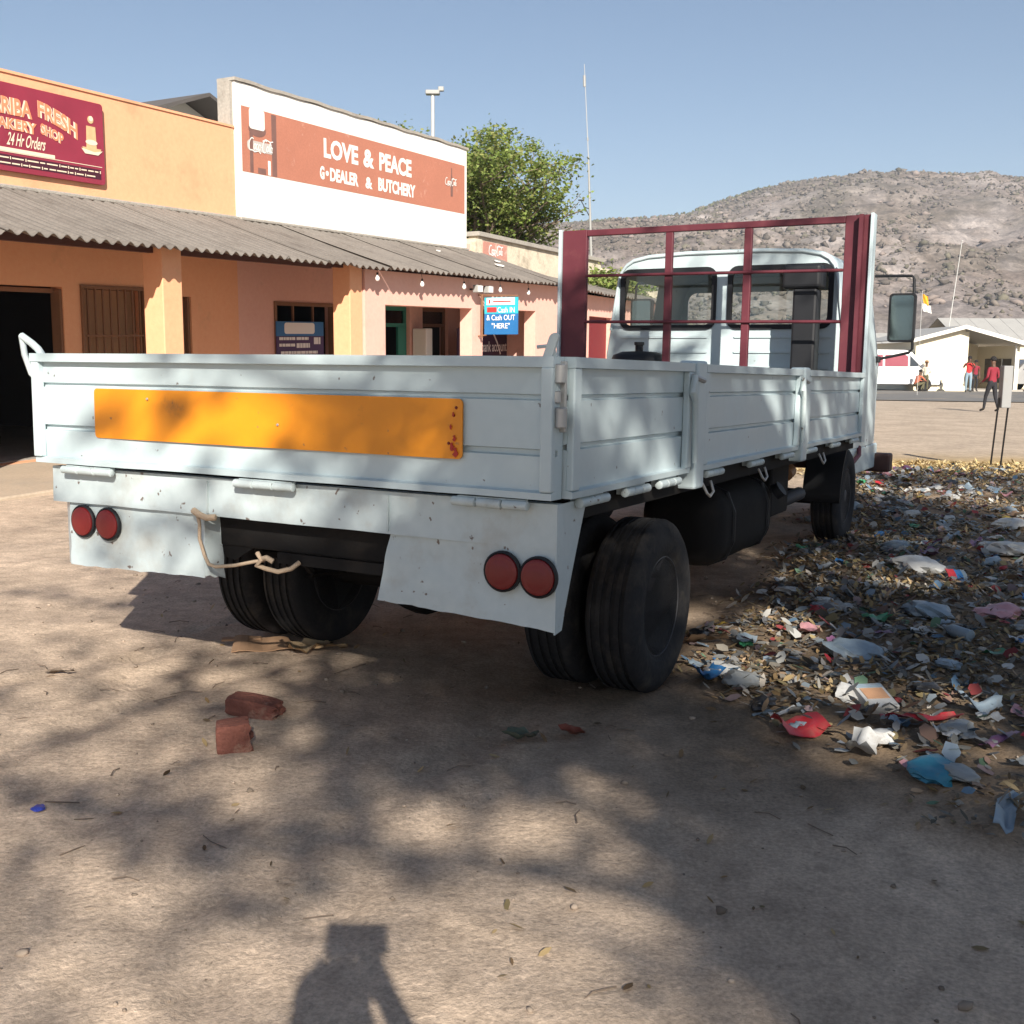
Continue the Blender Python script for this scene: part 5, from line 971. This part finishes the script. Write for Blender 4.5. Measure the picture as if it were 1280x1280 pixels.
# ================================================================ trees
bark = mat('grey_brown_bark', (0.16, 0.12, 0.09), 0.25, 8, 0.95, bump=0.6, bscale=30)
leafm = attr_mat('leaf', 'tint', 0.6, 0.35)
def tree(name, base, label, seed, trunk_h, r0, limbs, spread, rise, leaves_per, leaf, clump, cols, levels=3, bias=None, up_=0.35, keep=None, bound=None):
    R_ = random.Random(seed); rg = np.random.default_rng(seed)
    o = tag(empty(name, base), label, 'tree'); mb = MB(); tips = []
    def grow(p, d, ln, r, lv):
        if bound and lv >= 2 and sum(((p[i]-bound[0][i])/bound[1][i])**2 for i in range(3)) > 1: return
        n = 4; pts = [p]; rs_ = [r]; dd = d.copy()
        for i in range(n):
            dd = (dd + Vector((R_.uniform(-.25, .25), R_.uniform(-.25, .25), R_.uniform(-.12, .20)*(1 if lv else 0.3)))).normalized()
            pts.append(pts[-1] + dd*ln/n); rs_.append(r*(1-0.55*(i+1)/n))
        mb.tube(pts, rs_, 7 if lv < 2 else 5, cap=False)
        if lv >= levels: tips.append((pts[2], 0.7)); tips.append((pts[-1], 1.0)); return
        if lv >= 1: tips.append((pts[-1], 0.8))
        k = limbs[lv]
        for j in range(k):
            t = R_.uniform(0.45, 1.0) if lv else R_.uniform(0.75, 1.0); q = pts[min(n, int(t*n))]
            a = 2*PI*(j + R_.uniform(-.3, .3))/k + lv
            out = Vector((math.cos(a), math.sin(a), 0)); 
            if bias and lv == 0: out = (out + Vector(bias)).normalized()
            nd = (dd*(0.45 if lv else 0.25) + out*spread[lv] + Vector((0, 0, up_*rise[lv]))).normalized()
            grow(q, nd, ln*R_.uniform(0.6, 0.85) if lv else R_.uniform(0.8, 1.15)*spread[3], rs_[min(n, int(t*n))]*0.72, lv+1)
    grow(Vector((0, 0, -0.1)), Vector((0.05, 0.05, 1)).normalized(), trunk_h, r0, 0)
    mb.build('trunk', bark, o, smooth=60, recalc=False)
    C = []
    for p, wgt in tips:
        n = int(leaves_per*wgt*R_.uniform(0.6, 1.3)); s = clump*R_.uniform(0.6, 1.25)
        C.append(np.array(p)[None] + rg.normal(0, 1, (n, 3))*np.array([s, s, s*0.6]))
    C = np.concatenate(C)
    if keep is not None: C = C[keep(C + np.array(base), rg)]
    n = len(C)
    A = rg.normal(0, 1, (n, 3)); A[:, 2] *= 0.5; A /= np.linalg.norm(A, axis=1)[:, None]
    Bv = np.cross(A, rg.normal(0, 1, (n, 3))); Bv /= np.linalg.norm(Bv, axis=1)[:, None]
    ls = leaf*rg.uniform(0.6, 1.3, (n, 1)); wv = ls*0.28
    Nn = np.cross(A, Bv)
    Vv = np.stack([C - A*ls*0.5, C + Bv*wv + Nn*wv*0.3, C + A*ls*0.5, C - Bv*wv + Nn*wv*0.3], 1).reshape(-1, 3)
    F = np.arange(n*4).reshape(-1, 4)
    me = np_mesh('crown', Vv, F, False)
    cc = np.array(cols); ci = cc[rg.integers(0, len(cc), n)]*(0.7+0.6*rg.random((n, 1))); color_attr(me, 'tint', np.repeat(ci, 4, 0))
    link('crown', me, leafm, o)
    return o
def blob_in(C, c, r):
    q = (C-np.array(c))/np.array(r); return (q*q).sum(1) < 1.15 + 2.4*fbm(C[:, 0]*0.8+C[:, 1]*0.7, C[:, 2]*1.0, 3)
green = [(0.17, 0.23, 0.05), (0.22, 0.28, 0.07), (0.13, 0.18, 0.04), (0.26, 0.27, 0.09)]
tree('feathery_tree', (-2.0, 30.5, 0), 'green feathery tree standing behind the shop row', 5, 3.7, 0.22, (10, 5, 4, 0), (1.0, 0.9, 0.9, 3.4), (1.3, 0.5, 0.2), 170, 0.12, 0.27, green, 3, keep=lambda C, r: blob_in(C, (-2.3, 30.5, 6.0), (4.2, 3.8, 2.9)), bound=((-0.3, 0, 5.9), (3.5, 3.4, 2.9)), up_=0.75)
tree('feathery_tree', (0.9, 31.5, 0), 'lower green tree beside the aerial mast', 9, 3.7, 0.14, (5, 4, 4, 0), (1.0, 0.9, 0.9, 1.35), (1.1, 0.4, 0.2), 95, 0.12, 0.26, green, 3)
dk = [(0.05, 0.08, 0.02), (0.07, 0.10, 0.03), (0.04, 0.06, 0.02)]
SHADE_SEED = 33
kx, ky = sd.x/-sd.z, sd.y/-sd.z
def shadow_gaps(Cw, rg):                             # leaves culled by where their shadows land, to shape the dappled light
    sx = Cw[:, 0] + kx*Cw[:, 2]; sy = Cw[:, 1] + ky*Cw[:, 2]
    d = np.interp(sx, [-5, -3.2, -1.9, -1.0, -0.5, 9], [0, 0.06, 0.16, 0.34, 1.0, 1.0])
    g = fbm(sx*0.9+3, sy*0.7, 3); d = d*np.clip(0.60 + 3.6*g, 0.03, 1)
    d = d*(1 - 0.92*np.exp(-(((sx+0.4)/0.9)**2 + ((sy-2.25)/0.9)**2)**2))  # opening cut so sun surrounds the photographer's shadow
    d = d*(1 - 0.38*np.exp(-(((sx-2.4)/1.3)**2 + ((sy-4.6)/1.3)**2)))
    d = d*np.interp(sy, [13.3, 15.3], [1, 0.0])
    return rg.random(len(sx)) < d
tree('shade_tree', (4.9, -9.0, 0), 'broad shade tree standing behind the photographer', SHADE_SEED, 6.2, 0.25, (10, 5, 4, 0), (1.25, 0.95, 0.9, 5.4), (0.7, 0.30, 0.15), 250, 0.17, 0.55, dk, 3, keep=shadow_gaps)
# young trees and a bush by the far road
for x, y, h, sd in ((22.6, 64.5, 1.2, 31), (19.2, 71, 1.6, 33)):
    tree('roadside_tree', (x, y, 0), 'small thorny tree between the white van and cream house' if sd == 31 else 'small tree in front of the low house behind the van', sd, h, 0.08, (5, 4, 3, 0), (1, 0.9, 0.9, 1.1), (1.2, 0.5, 0.2), 26, 0.16, 0.22, green, 3)
# ================================================================ litter
class Lib: pass
def crumple(n, m, sx, sy, amp, seed, fold=0.0):
    r = np.random.default_rng(seed); a = np.linspace(-.5, .5, n+1); b = np.linspace(-.5, .5, m+1); A, Bb = np.meshgrid(a, b, indexing='ij')
    ox, oy = r.random(2)*50
    Z = amp*(fbm(A*3+ox, Bb*3+oy, 3)+0.5)*1.6 + fold*np.abs(A)*0.6
    Xc = (A + 0.25*fbm(A*4+oy, Bb*4, 2))*sx; Yc = (Bb + 0.25*fbm(A*4, Bb*4+ox, 2))*sy
    Z = Z - Z.min() + 0.004
    V = np.stack([Xc, Yc, Z], -1).reshape(-1, 3); k = m+1
    i = (np.arange(n)[:, None]*k + np.arange(m)[None]).ravel(); F = np.stack([i, i+k, i+k+1, i+1], 1)
    V2 = V - [0, 0, 0.002]; F2 = F[:, ::-1] + len(V)
    return np_mesh('sheet', np.concatenate([V, V2]), np.concatenate([F, F2]), True)
def bagm(seed, s=0.09):
    r = np.random.default_rng(seed); bm = bmesh.new(); bmesh.ops.create_icosphere(bm, subdivisions=3, radius=1)
    ox, oy = r.random(2)*80; a = r.uniform(0.7, 1.3)
    for v in bm.verts:
        k = 1 + 1.1*float(fbm(v.co.x*1.7+ox+v.co.z, v.co.y*1.7+oy-v.co.z, 3)) + 0.9*abs(float(fbm(v.co.x*4.5+oy+v.co.z*3, v.co.y*4.5+ox, 2))); v.co = Vector((v.co.x*k*a, v.co.y*k, max(-0.05, v.co.z*k*0.36+0.2)))*s
    me = bpy.data.meshes.new('bag'); bm.to_mesh(me); bm.free(); me.polygons.foreach_set('use_smooth', [True]*len(me.polygons)); me.set_sharp_from_angle(angle=math.radians(40)); return me
def boxm(a, b, c):
    mb = MB().box(-a/2, a/2, -b/2, b/2, 0.0, c); o = mb.build('x', None, bevel=0.003); me = o.data; bpy.data.objects.remove(o); return me
sheets = [crumple(7, 5, 0.16, 0.11, 0.05, 40+i, fold=0.1*(i % 3)) for i in range(8)]
strips = [crumple(10, 3, 0.30, 0.06, 0.05, 60+i) for i in range(4)]
bags = [bagm(80+i) for i in range(8)]
def bottle_mesh():
    o = MB().lathe([(0, 0.028), (0.005, 0.032), (0.13, 0.032), (0.16, 0.02), (0.18, 0.012), (0.20, 0.013), (0.205, 0.010)], (0, -0.1, 0.032), (0, 1, 0), 12).build('x', None, smooth=40); me = o.data; bpy.data.objects.remove(o); return me
bott = bottle_mesh()
palette = {'white': (0.44, 0.44, 0.43), 'grey': (0.22, 0.23, 0.23), 'pale blue': (0.22, 0.28, 0.33), 'blue': (0.03, 0.14, 0.34), 'red': (0.42, 0.03, 0.04), 'green': (0.05, 0.25, 0.12), 'brown': (0.20, 0.13, 0.08), 'yellow': (0.48, 0.34, 0.07), 'black': (0.02, 0.02, 0.022), 'purple': (0.16, 0.07, 0.14), 'pink': (0.50, 0.25, 0.27), 'dull green': (0.13, 0.16, 0.12), 'rust red': (0.22, 0.06, 0.035), 'teal': (0.025, 0.16, 0.25)}
pm = {k: mat(k.replace(' ', '_')+'_plastic', v, 0.25, 22, 0.42, spec=0.5, dirt=((0.2, 0.15, 0.1), 0.52, 0.2, 14, 0.55)) for k, v in palette.items()}
cardb = mat('brown_cardboard', (0.36, 0.22, 0.13), 0.15, 15, 0.9)
_mc = {}
def lit(me, colname, x, y, rz, sc, name, label, group=None, tilt=0.0, dz=0.0, m_=None, cat='litter'):
    key = (me.name, colname if m_ is None else m_.name)
    if key not in _mc:
        q = me.copy(); q.materials.clear(); q.materials.append(m_ or pm[colname]); _mc[key] = q
    o = bpy.data.objects.new(name, _mc[key]); COL.objects.link(o)
    o.location = (x, y, float(gz(x, y)) + dz); o.rotation_euler = (tilt, tilt*0.6, rz); o.scale = (sc,)*3
    tag(o, label, cat, group); return o
def gp(px, py, h=0.0):                             # where a sight line of the photograph meets the ground
    d = cf + cr*((px-640)/1341.4) - cu*((py-640)/1341.4); t = (h-CAM_H)/d.z; p = camo.location + d*t; return p.x, p.y
# the pieces one can single out
SP = [(1000, 905, sheets[1], 'red', 1.25, 'cloth_scrap', 'crumpled bright red cloth at the near edge of the litter'),
      (1150, 899, strips[0], 'red', 1.0, 'plastic_strip', 'long red plastic strip beside the printed carton'),
      (1078, 934, sheets[2], 'white', 0.95, 'paper_sheet', 'clean white paper sheet below the red plastic strip'),
      (1168, 963, bags[1], 'teal', 0.85, 'plastic_bag', 'bright blue balled plastic bag in the litter'),
      (1195, 724, None, 'blue', 1.0, 'snack_packet', 'small blue and red snack packet standing in the litter'),
      (1150, 712, bags[3], 'white', 1.7, 'plastic_bag', 'large grey white plastic bag beside the blue and red packet'),
      (1262, 657, bags[5], 'white', 1.5, 'plastic_bag', 'white plastic bag at the shaded far side of the litter'),
      (1266, 693, bags[2], 'white', 1.6, 'plastic_bag', 'white plastic bag printed blue next to the straw'),
      (1098, 777, sheets[4], 'green', 0.9, 'wrapper', 'green and white wrapper in the middle of the litter'),
      (1070, 818, bags[6], 'pale blue', 1.2, 'plastic_bag', 'crumpled pale blue plastic bag between wrappers'),
      (1255, 1018, strips[2], 'pale blue', 1.0, 'plastic_sheet', 'torn pale blue plastic sheet on bare sand edge'),
      (1120, 686, bags[7], 'pale blue', 1.2, 'plastic_bag', 'pale bluish plastic bag near the front wheel'),
      (925, 852, bags[0], 'grey', 0.9, 'plastic_bag', 'dusty grey plastic bag close to the rear tyre'),
      (883, 843, sheets[5], 'blue', 0.8, 'foil_packet', 'shiny dark blue packet pressed against the rear tyre'),
      (990, 763, strips[1], 'black', 0.8, 'plastic_strip', 'black shiny plastic strip under the truck side'),
      (1022, 765, sheets[6], 'red', 0.9, 'wrapper', 'dull red wrapper beside the black plastic strip'),
      (1012, 790, sheets[7], 'pink', 0.9, 'wrapper', 'pink wrapper lying by the dull red wrapper'),
      (652, 908, sheets[3], 'dull green', 0.75, 'wrapper', 'faded green wrapper on the sand behind the tailgate'),
      (716, 900, sheets[0], 'rust red', 0.6, 'wrapper', 'small orange red wrapper on dark soil by the rear tyre'),
      (1225, 888, sheets[2], 'pale blue', 0.9, 'plastic_sheet', 'square pale blue plastic sheet above the green card'),
      (1185, 918, sheets[4], 'white', 0.7, 'printed_card', 'small green and white card beside the blue bag'),
      (1250, 770, bags[4], 'pink', 1.1, 'plastic_bag', 'pinkish plastic bag with a blue corner in the litter'),
      (1160, 770, bags[2], 'pale blue', 1.3, 'plastic_bag', 'twisted pale blue bag in the middle of the litter')]
rl = random.Random(77)
for i, (px, py, me, cn, sc, nm, lb) in enumerate(SP):
    x, y = gp(px, py, 0.05)
    if me is None:
        o = grp('snack_packet', (x, y, float(gz(x, y))+0.02), lb, 'litter'); o.rotation_euler = (0.9, 0.1, 0.2)
        for k, (cn2, a, b) in enumerate((('red', -0.07, -0.01), ('blue', -0.0095, 0.04), ('pale blue', 0.0405, 0.07))):
            MB().patch(lambda u, v: Vector((a+(b-a)*u, -0.06+0.12*v, 0.018*math.sin(v*PI)+0.004*math.sin(u*9))), 4, 5, (0, 0, 0.004)).build('printed_panel', pm[cn2], o, smooth=60)
        continue
    lit(me, cn, x, y, rl.uniform(0, 6.28) if i > 3 else (0.3, -0.1, 0.9, 0.4)[i], sc, nm, lb, tilt=rl.uniform(-.15, .15), dz=0.012)
cx_, cy_ = gp(1092, 880, 0.03)
cb_ = grp('carton', (cx_, cy_, float(gz(cx_, cy_))), 'printed white and brown carton lying among the litter', 'carton'); cb_.rotation_euler = (0.25, 0.0, 0.15)
MB().box(-0.065, 0.065, -0.09, 0.09, 0.0, 0.055).build('carton_box', pm['white'], cb_, bevel=0.003); MB().box(-0.05, 0.05, -0.03, 0.05, 0.0555, 0.0575).build('brown_print', mat('tan_print', (0.45, 0.25, 0.14), 0.2, 20, 0.6), cb_); MB().box(-0.06, 0.06, 0.055, 0.085, 0.0555, 0.0575).build('blue_print', pm['pale blue'], cb_)
# the many small look-alikes
kinds = [('plastic_bag', bags, ('white', 'grey', 'pale blue', 'black', 'white', 'grey')), ('wrapper', sheets, ('white', 'grey', 'pale blue', 'red', 'green', 'yellow', 'brown', 'purple', 'blue', 'pink', 'grey', 'white', 'grey')), ('plastic_strip', strips, ('grey', 'pale blue', 'brown', 'white', 'purple'))]
LM = [((0.9, 4.9), 'beside the rear tyre'), ((2.9, 9.0), 'near the front wheel'), ((6.8, 14.6), 'by the yellow straw'), ((1.75, 4.6), 'near the printed carton'), ((1.9, 3.8), 'near the bright blue bag'), ((3.2, 6.9), 'near the blue and red packet'), ((1.9, 6.2), 'along the shaded truck side'), ((4.6, 11.0), 'beyond the truck cab'), ((6.0, 12.5), 'below the grey panel on legs')]
n = 0
while n < 240:
    x = rl.uniform(0.8, 10.0); y = 3.0 + 12*rl.random()**1.3
    if float(litter_amt(x, y)) < 0.55 or x/y > 0.52: continue
    near = min(LM, key=lambda q: math.hypot(q[0][0]-x, q[0][1]-y))[1]
    k = rl.choices((0, 1, 2), (0.3, 0.55, 0.15))[0]; nm, ms, cs = kinds[k]; cn = rl.choice(cs)
    lit(rl.choice(ms), cn, x, y, rl.uniform(0, 6.28), rl.uniform(0.32, 0.72)*(1 + 0.03*y), nm, 'small crumpled %s %s in the litter %s' % (cn, nm.replace('_', ' '), near), 'small %s %ss in the litter' % (cn, nm.replace('_', ' ')), tilt=rl.uniform(-.35, .35), dz=0.012)
    n += 1
for i, (x, y) in enumerate(((2.3, 5.4), (3.4, 7.5), (2.1, 4.0), (4.8, 10.2))):
    lit(bott, 'pale blue', x, y, rl.uniform(0, 6), 1.0, 'plastic_bottle', 'empty pale blue plastic bottle lying in the litter %s' % ('by the truck side', 'near the blue and red packet', 'near the bright blue bag', 'beyond the truck cab')[i], 'plastic bottles in the litter', m_=pm['pale blue'], cat='bottle')
# dry leaves and shreds: nobody could count them
def scatter_leaves(name, label, n, dens, size, cols, lift=0.035, wide=(0.25, 0.55)):
    P_ = []
    while len(P_) < n:
        x = RNG.uniform(-4, 11, 20000); y = RNG.uniform(1.0, 16, 20000); a = dens(x, y); k = RNG.random(20000) < a
        P_ += list(zip(x[k], y[k]))
    P_ = np.array(P_[:n]); Z = gz(P_[:, 0], P_[:, 1])
    C = np.stack([P_[:, 0], P_[:, 1], Z + 0.004 + lift*RNG.random(n)**2*np.clip(litter_amt(P_[:, 0], P_[:, 1])*1.5, 0.1, 1)], 1)
    an = RNG.random(n)*2*PI; tl = RNG.normal(0, 0.35, (n, 2)); s = size*RNG.uniform(0.5, 1.5, (n, 1))
    A = np.stack([np.cos(an), np.sin(an), tl[:, 0]], 1)*s; Bv = np.stack([-np.sin(an), np.cos(an), tl[:, 1]], 1)*s*RNG.uniform(*wide, (n, 1))
    up1 = np.zeros((n, 3)); up1[:, 2] = (s*RNG.uniform(0.05, 0.5, (n, 1)))[:, 0]
    V = np.stack([C-A, C-A*0.45-Bv*0.8+up1*0.5, C+A*0.3-Bv*0.9+up1*0.7, C+A+up1, C+A*0.3+Bv*0.9+up1*0.7, C-A*0.45+Bv*0.8+up1*0.5], 1)
    mn = V[:, :, 2].min(1); V[:, :, 2] += np.maximum(0, C[:, 2]-0.002-mn)[:, None]
    F = np.arange(n*6).reshape(-1, 6); F = np.concatenate([F[:, [0, 1, 2, 3]], F[:, [0, 3, 4, 5]]])
    me = np_mesh(name, V.reshape(-1, 3), F, False); cc = np.array(cols); color_attr(me, 'tint', np.repeat(cc[RNG.integers(0, len(cc), n)]*(0.6+0.7*RNG.random((n, 1))), 6, 0))
    return tag(link(name, me, dleaf), label, 'leaves', kind='stuff')
dleaf = attr_mat('dry_leaf', 'tint', 0.85, 0.1)
drycol = [(0.26, 0.17, 0.08), (0.17, 0.11, 0.06), (0.33, 0.24, 0.12), (0.12, 0.085, 0.05), (0.20, 0.16, 0.08), (0.38, 0.28, 0.15), (0.26, 0.25, 0.23), (0.15, 0.15, 0.14), (0.10, 0.09, 0.07), (0.20, 0.19, 0.17), (0.14, 0.12, 0.09), (0.33, 0.24, 0.13), (0.40, 0.36, 0.31), (0.36, 0.25, 0.16)]
scatter_leaves('leaf_litter', 'dry leaves and shredded rubbish covering the ground right of the truck', 19000, lambda x, y: litter_amt(x, y)**1.5*np.interp(y, [6, 10, 15], [1, 0.7, 0.35])*np.clip(0.5+3.6*fbm(x*1.3+8, y*1.3, 3), 0.08, 1)*np.clip(1.2-(x/np.maximum(y, 1)-0.30)*4, 0, 1), 0.021, drycol)
scatter_leaves('fallen_leaves', 'single dry leaves strewn over the sand round the truck', 520, lambda x, y: 0.25*np.clip(1.1-np.abs(x-0.8)/3.2, 0.06, 1)*(y < 9), 0.016, drycol[:6], 0.004)
sl_ = [(0.50, 0.38, 0.18), (0.42, 0.30, 0.14), (0.58, 0.46, 0.26)]
scatter_leaves('straw', 'dry yellow straw at the sunny edge of the litter', 12000, lambda x, y: np.exp(-((x-7.2)/2.2)**2-((y-15.0)/1.0)**2), 0.028, sl_, 0.03)
sc_ = [(0.30, 0.31, 0.31), (0.20, 0.25, 0.30), (0.42, 0.42, 0.40), (0.25, 0.26, 0.26), (0.22, 0.26, 0.29), (0.36, 0.35, 0.33), (0.18, 0.18, 0.18), (0.28, 0.27, 0.24), (0.12, 0.12, 0.12), (0.2, 0.18, 0.15), (0.26, 0.05, 0.05), (0.10, 0.17, 0.25), (0.10, 0.17, 0.11), (0.28, 0.22, 0.11), (0.15, 0.15, 0.16), (0.22, 0.14, 0.11), (0.30, 0.22, 0.22), (0.42, 0.41, 0.38), (0.34, 0.34, 0.33)]
scatter_leaves('rubbish_scraps', 'tiny torn scraps of plastic and paper mixed into the dry leaves', 4200, lambda x, y: litter_amt(x, y)**2*np.clip(1.2-(x/np.maximum(y, 1)-0.30)*4, 0, 1), 0.027, sc_, 0.03, (0.5, 1.1))
# pebbles and twigs
n = 900; x = RNG.uniform(-3.2, 4.2, n); y = RNG.uniform(1.6, 9, n); S = 0.004 + 0.012*RNG.random(n)**4
tag(blobs('pebbles', np.stack([x, y, gz(x, y)+S*0.3], 1), S, np.array([[0.30, 0.24, 0.19]])*(0.5+1.0*RNG.random((n, 1))), tint, 0.7, 0.3), 'small stones strewn over the sand', 'pebbles', kind='stuff')
mb = MB()
for i in range(150):
    x = rl.uniform(-2.8, 4); y = rl.uniform(1.7, 8); a = rl.uniform(0, 6.28); l = rl.uniform(0.03, 0.14); z = float(gz(x, y))+0.004
    mb.tube([(x, y, z), (x+l*0.5*math.cos(a), y+l*0.5*math.sin(a), z+0.005), (x+l*math.cos(a+.2), y+l*math.sin(a+.2), z)], 0.0022, 4)
tag(mb.build('twigs', bark, recalc=False), 'thin broken twigs strewn over the sand', 'twigs', kind='stuff')
# bricks, cardboard, twig, bottle cap
brickm = mat('red_clay_brick', (0.17, 0.062, 0.045), 0.3, 14, 0.95, fine=0.3, bump=0.6, bscale=60, dirt=((0.36, 0.27, 0.2), 0.55, 0.15, 12, 0.55))
def brick(px, py, dims, rot, label, seed):
    x, y = gp(px, py, 0.0); bm = bmesh.new(); bmesh.ops.create_cube(bm, size=1); bmesh.ops.subdivide_edges(bm, edges=bm.edges[:], cuts=5, use_grid_fill=True)
    for v in bm.verts:
        q = Vector((v.co.x*dims[0], v.co.y*dims[1], v.co.z*dims[2])); edge = sum(abs(c) > 0.45 for c in v.co)
        k = 0.010*float(fbm(v.co.x*3+seed, v.co.y*3+v.co.z*3, 3))*2; q *= (1 + k*6 - (0.035 if edge == 2 else 0.09 if edge == 3 else 0))
        if v.co.x > 0.0: q.z -= 0.10*dims[2]*float(v.co.x)*(2 if seed < 5 else -1); q.x -= 0.02*float(fbm(v.co.y*5+seed, v.co.z*5, 2))*2
        v.co = q
    lo = min(v.co.z for v in bm.verts)
    for v in bm.verts: v.co.z -= lo
    me = bpy.data.meshes.new('brick'); bm.to_mesh(me); bm.free()
    o = link('brick', me, brickm); o.location = (x, y, float(gz(x, y))-0.008); o.rotation_euler = rot; tag(o, label, 'brick'); return o
brick(318, 892, (0.225, 0.10, 0.075), (0, 0.05, -0.28), 'long broken red brick lying flat on the sand', 3)
brick(292, 936, (0.125, 0.10, 0.115), (0, 0, 0.25), 'half brick of dark red clay standing beside the long brick', 9)
def scrap(px, py, nm, label, me, sc, rz, m_, cat, dz=0.006):
    x, y = gp(px, py, 0.0); return lit(me, 'brown', x, y, rz, sc, nm, label, m_=m_, cat=cat, dz=dz)
x, y = gp(322, 808)
cbd = grp('cardboard_sheet', (x, y, float(gz(x, y))+0.01), 'tan cardboard sheet slid under the left rear tyre', 'cardboard'); cbd.rotation_euler = (0.10, -0.03, 0.12)
MB().patch(lambda a, b: Vector((-0.13+0.32*a-0.05*b*a, -0.02+0.17*b, 0.025*(1-a)*b+0.006*math.sin(a*9))), 8, 5, (0, 0, 0.005)).build('sheet', cardb, cbd)
scrap(385, 806, 'paper_scrap', 'torn pale paper crushed under the left rear tyres', sheets[3], 1.2, 0.6, mat('pale_tan_paper', (0.55, 0.40, 0.24), 0.15, 18, 0.9), 'paper')
scrap(415, 806, 'wood_chips', 'pale wood splinters beside the left rear tyre', strips[3], 0.6, 0.2, mat('pale_wood', (0.52, 0.36, 0.20), 0.15, 18, 0.9), 'wood')
scrap(302, 800, 'plank_piece', 'thin brown plank piece at the cardboard edge', boxm(0.20, 0.05, 0.012), 1.0, 0.15, cardb, 'wood', 0.02)
scrap(75, 839, 'bark_strip', 'curved dark bark strip lying on the open sand', strips[2], 0.42, 0.05, bark, 'bark')
scrap(48, 1012, 'bottle_cap', 'small blue bottle cap alone on the sand', bagm(500, 0.018), 1.0, 0, mat('blue_cap', (0.04, 0.06, 0.35), 0.1, 20, 0.4), 'bottle cap')

# ================================================================ dusty air
hz = bpy.data.materials.new('dusty_air'); hz.use_nodes = True; hn = hz.node_tree.nodes
hn.remove(hn['Principled BSDF']); pv = hn.new('ShaderNodeVolumePrincipled'); pv.inputs['Color'].default_value = (0.74, 0.84, 0.98, 1); pv.inputs['Density'].default_value = 0.00038; pv.inputs['Anisotropy'].default_value = 0.0
hz.node_tree.links.new(pv.outputs[0], hn['Material Output'].inputs['Volume'])
tag(MB().box(-3400, 3400, -3400, 4100, -6, 190).build('haze', hz), 'thin dusty haze in the air', 'haze', kind='stuff')
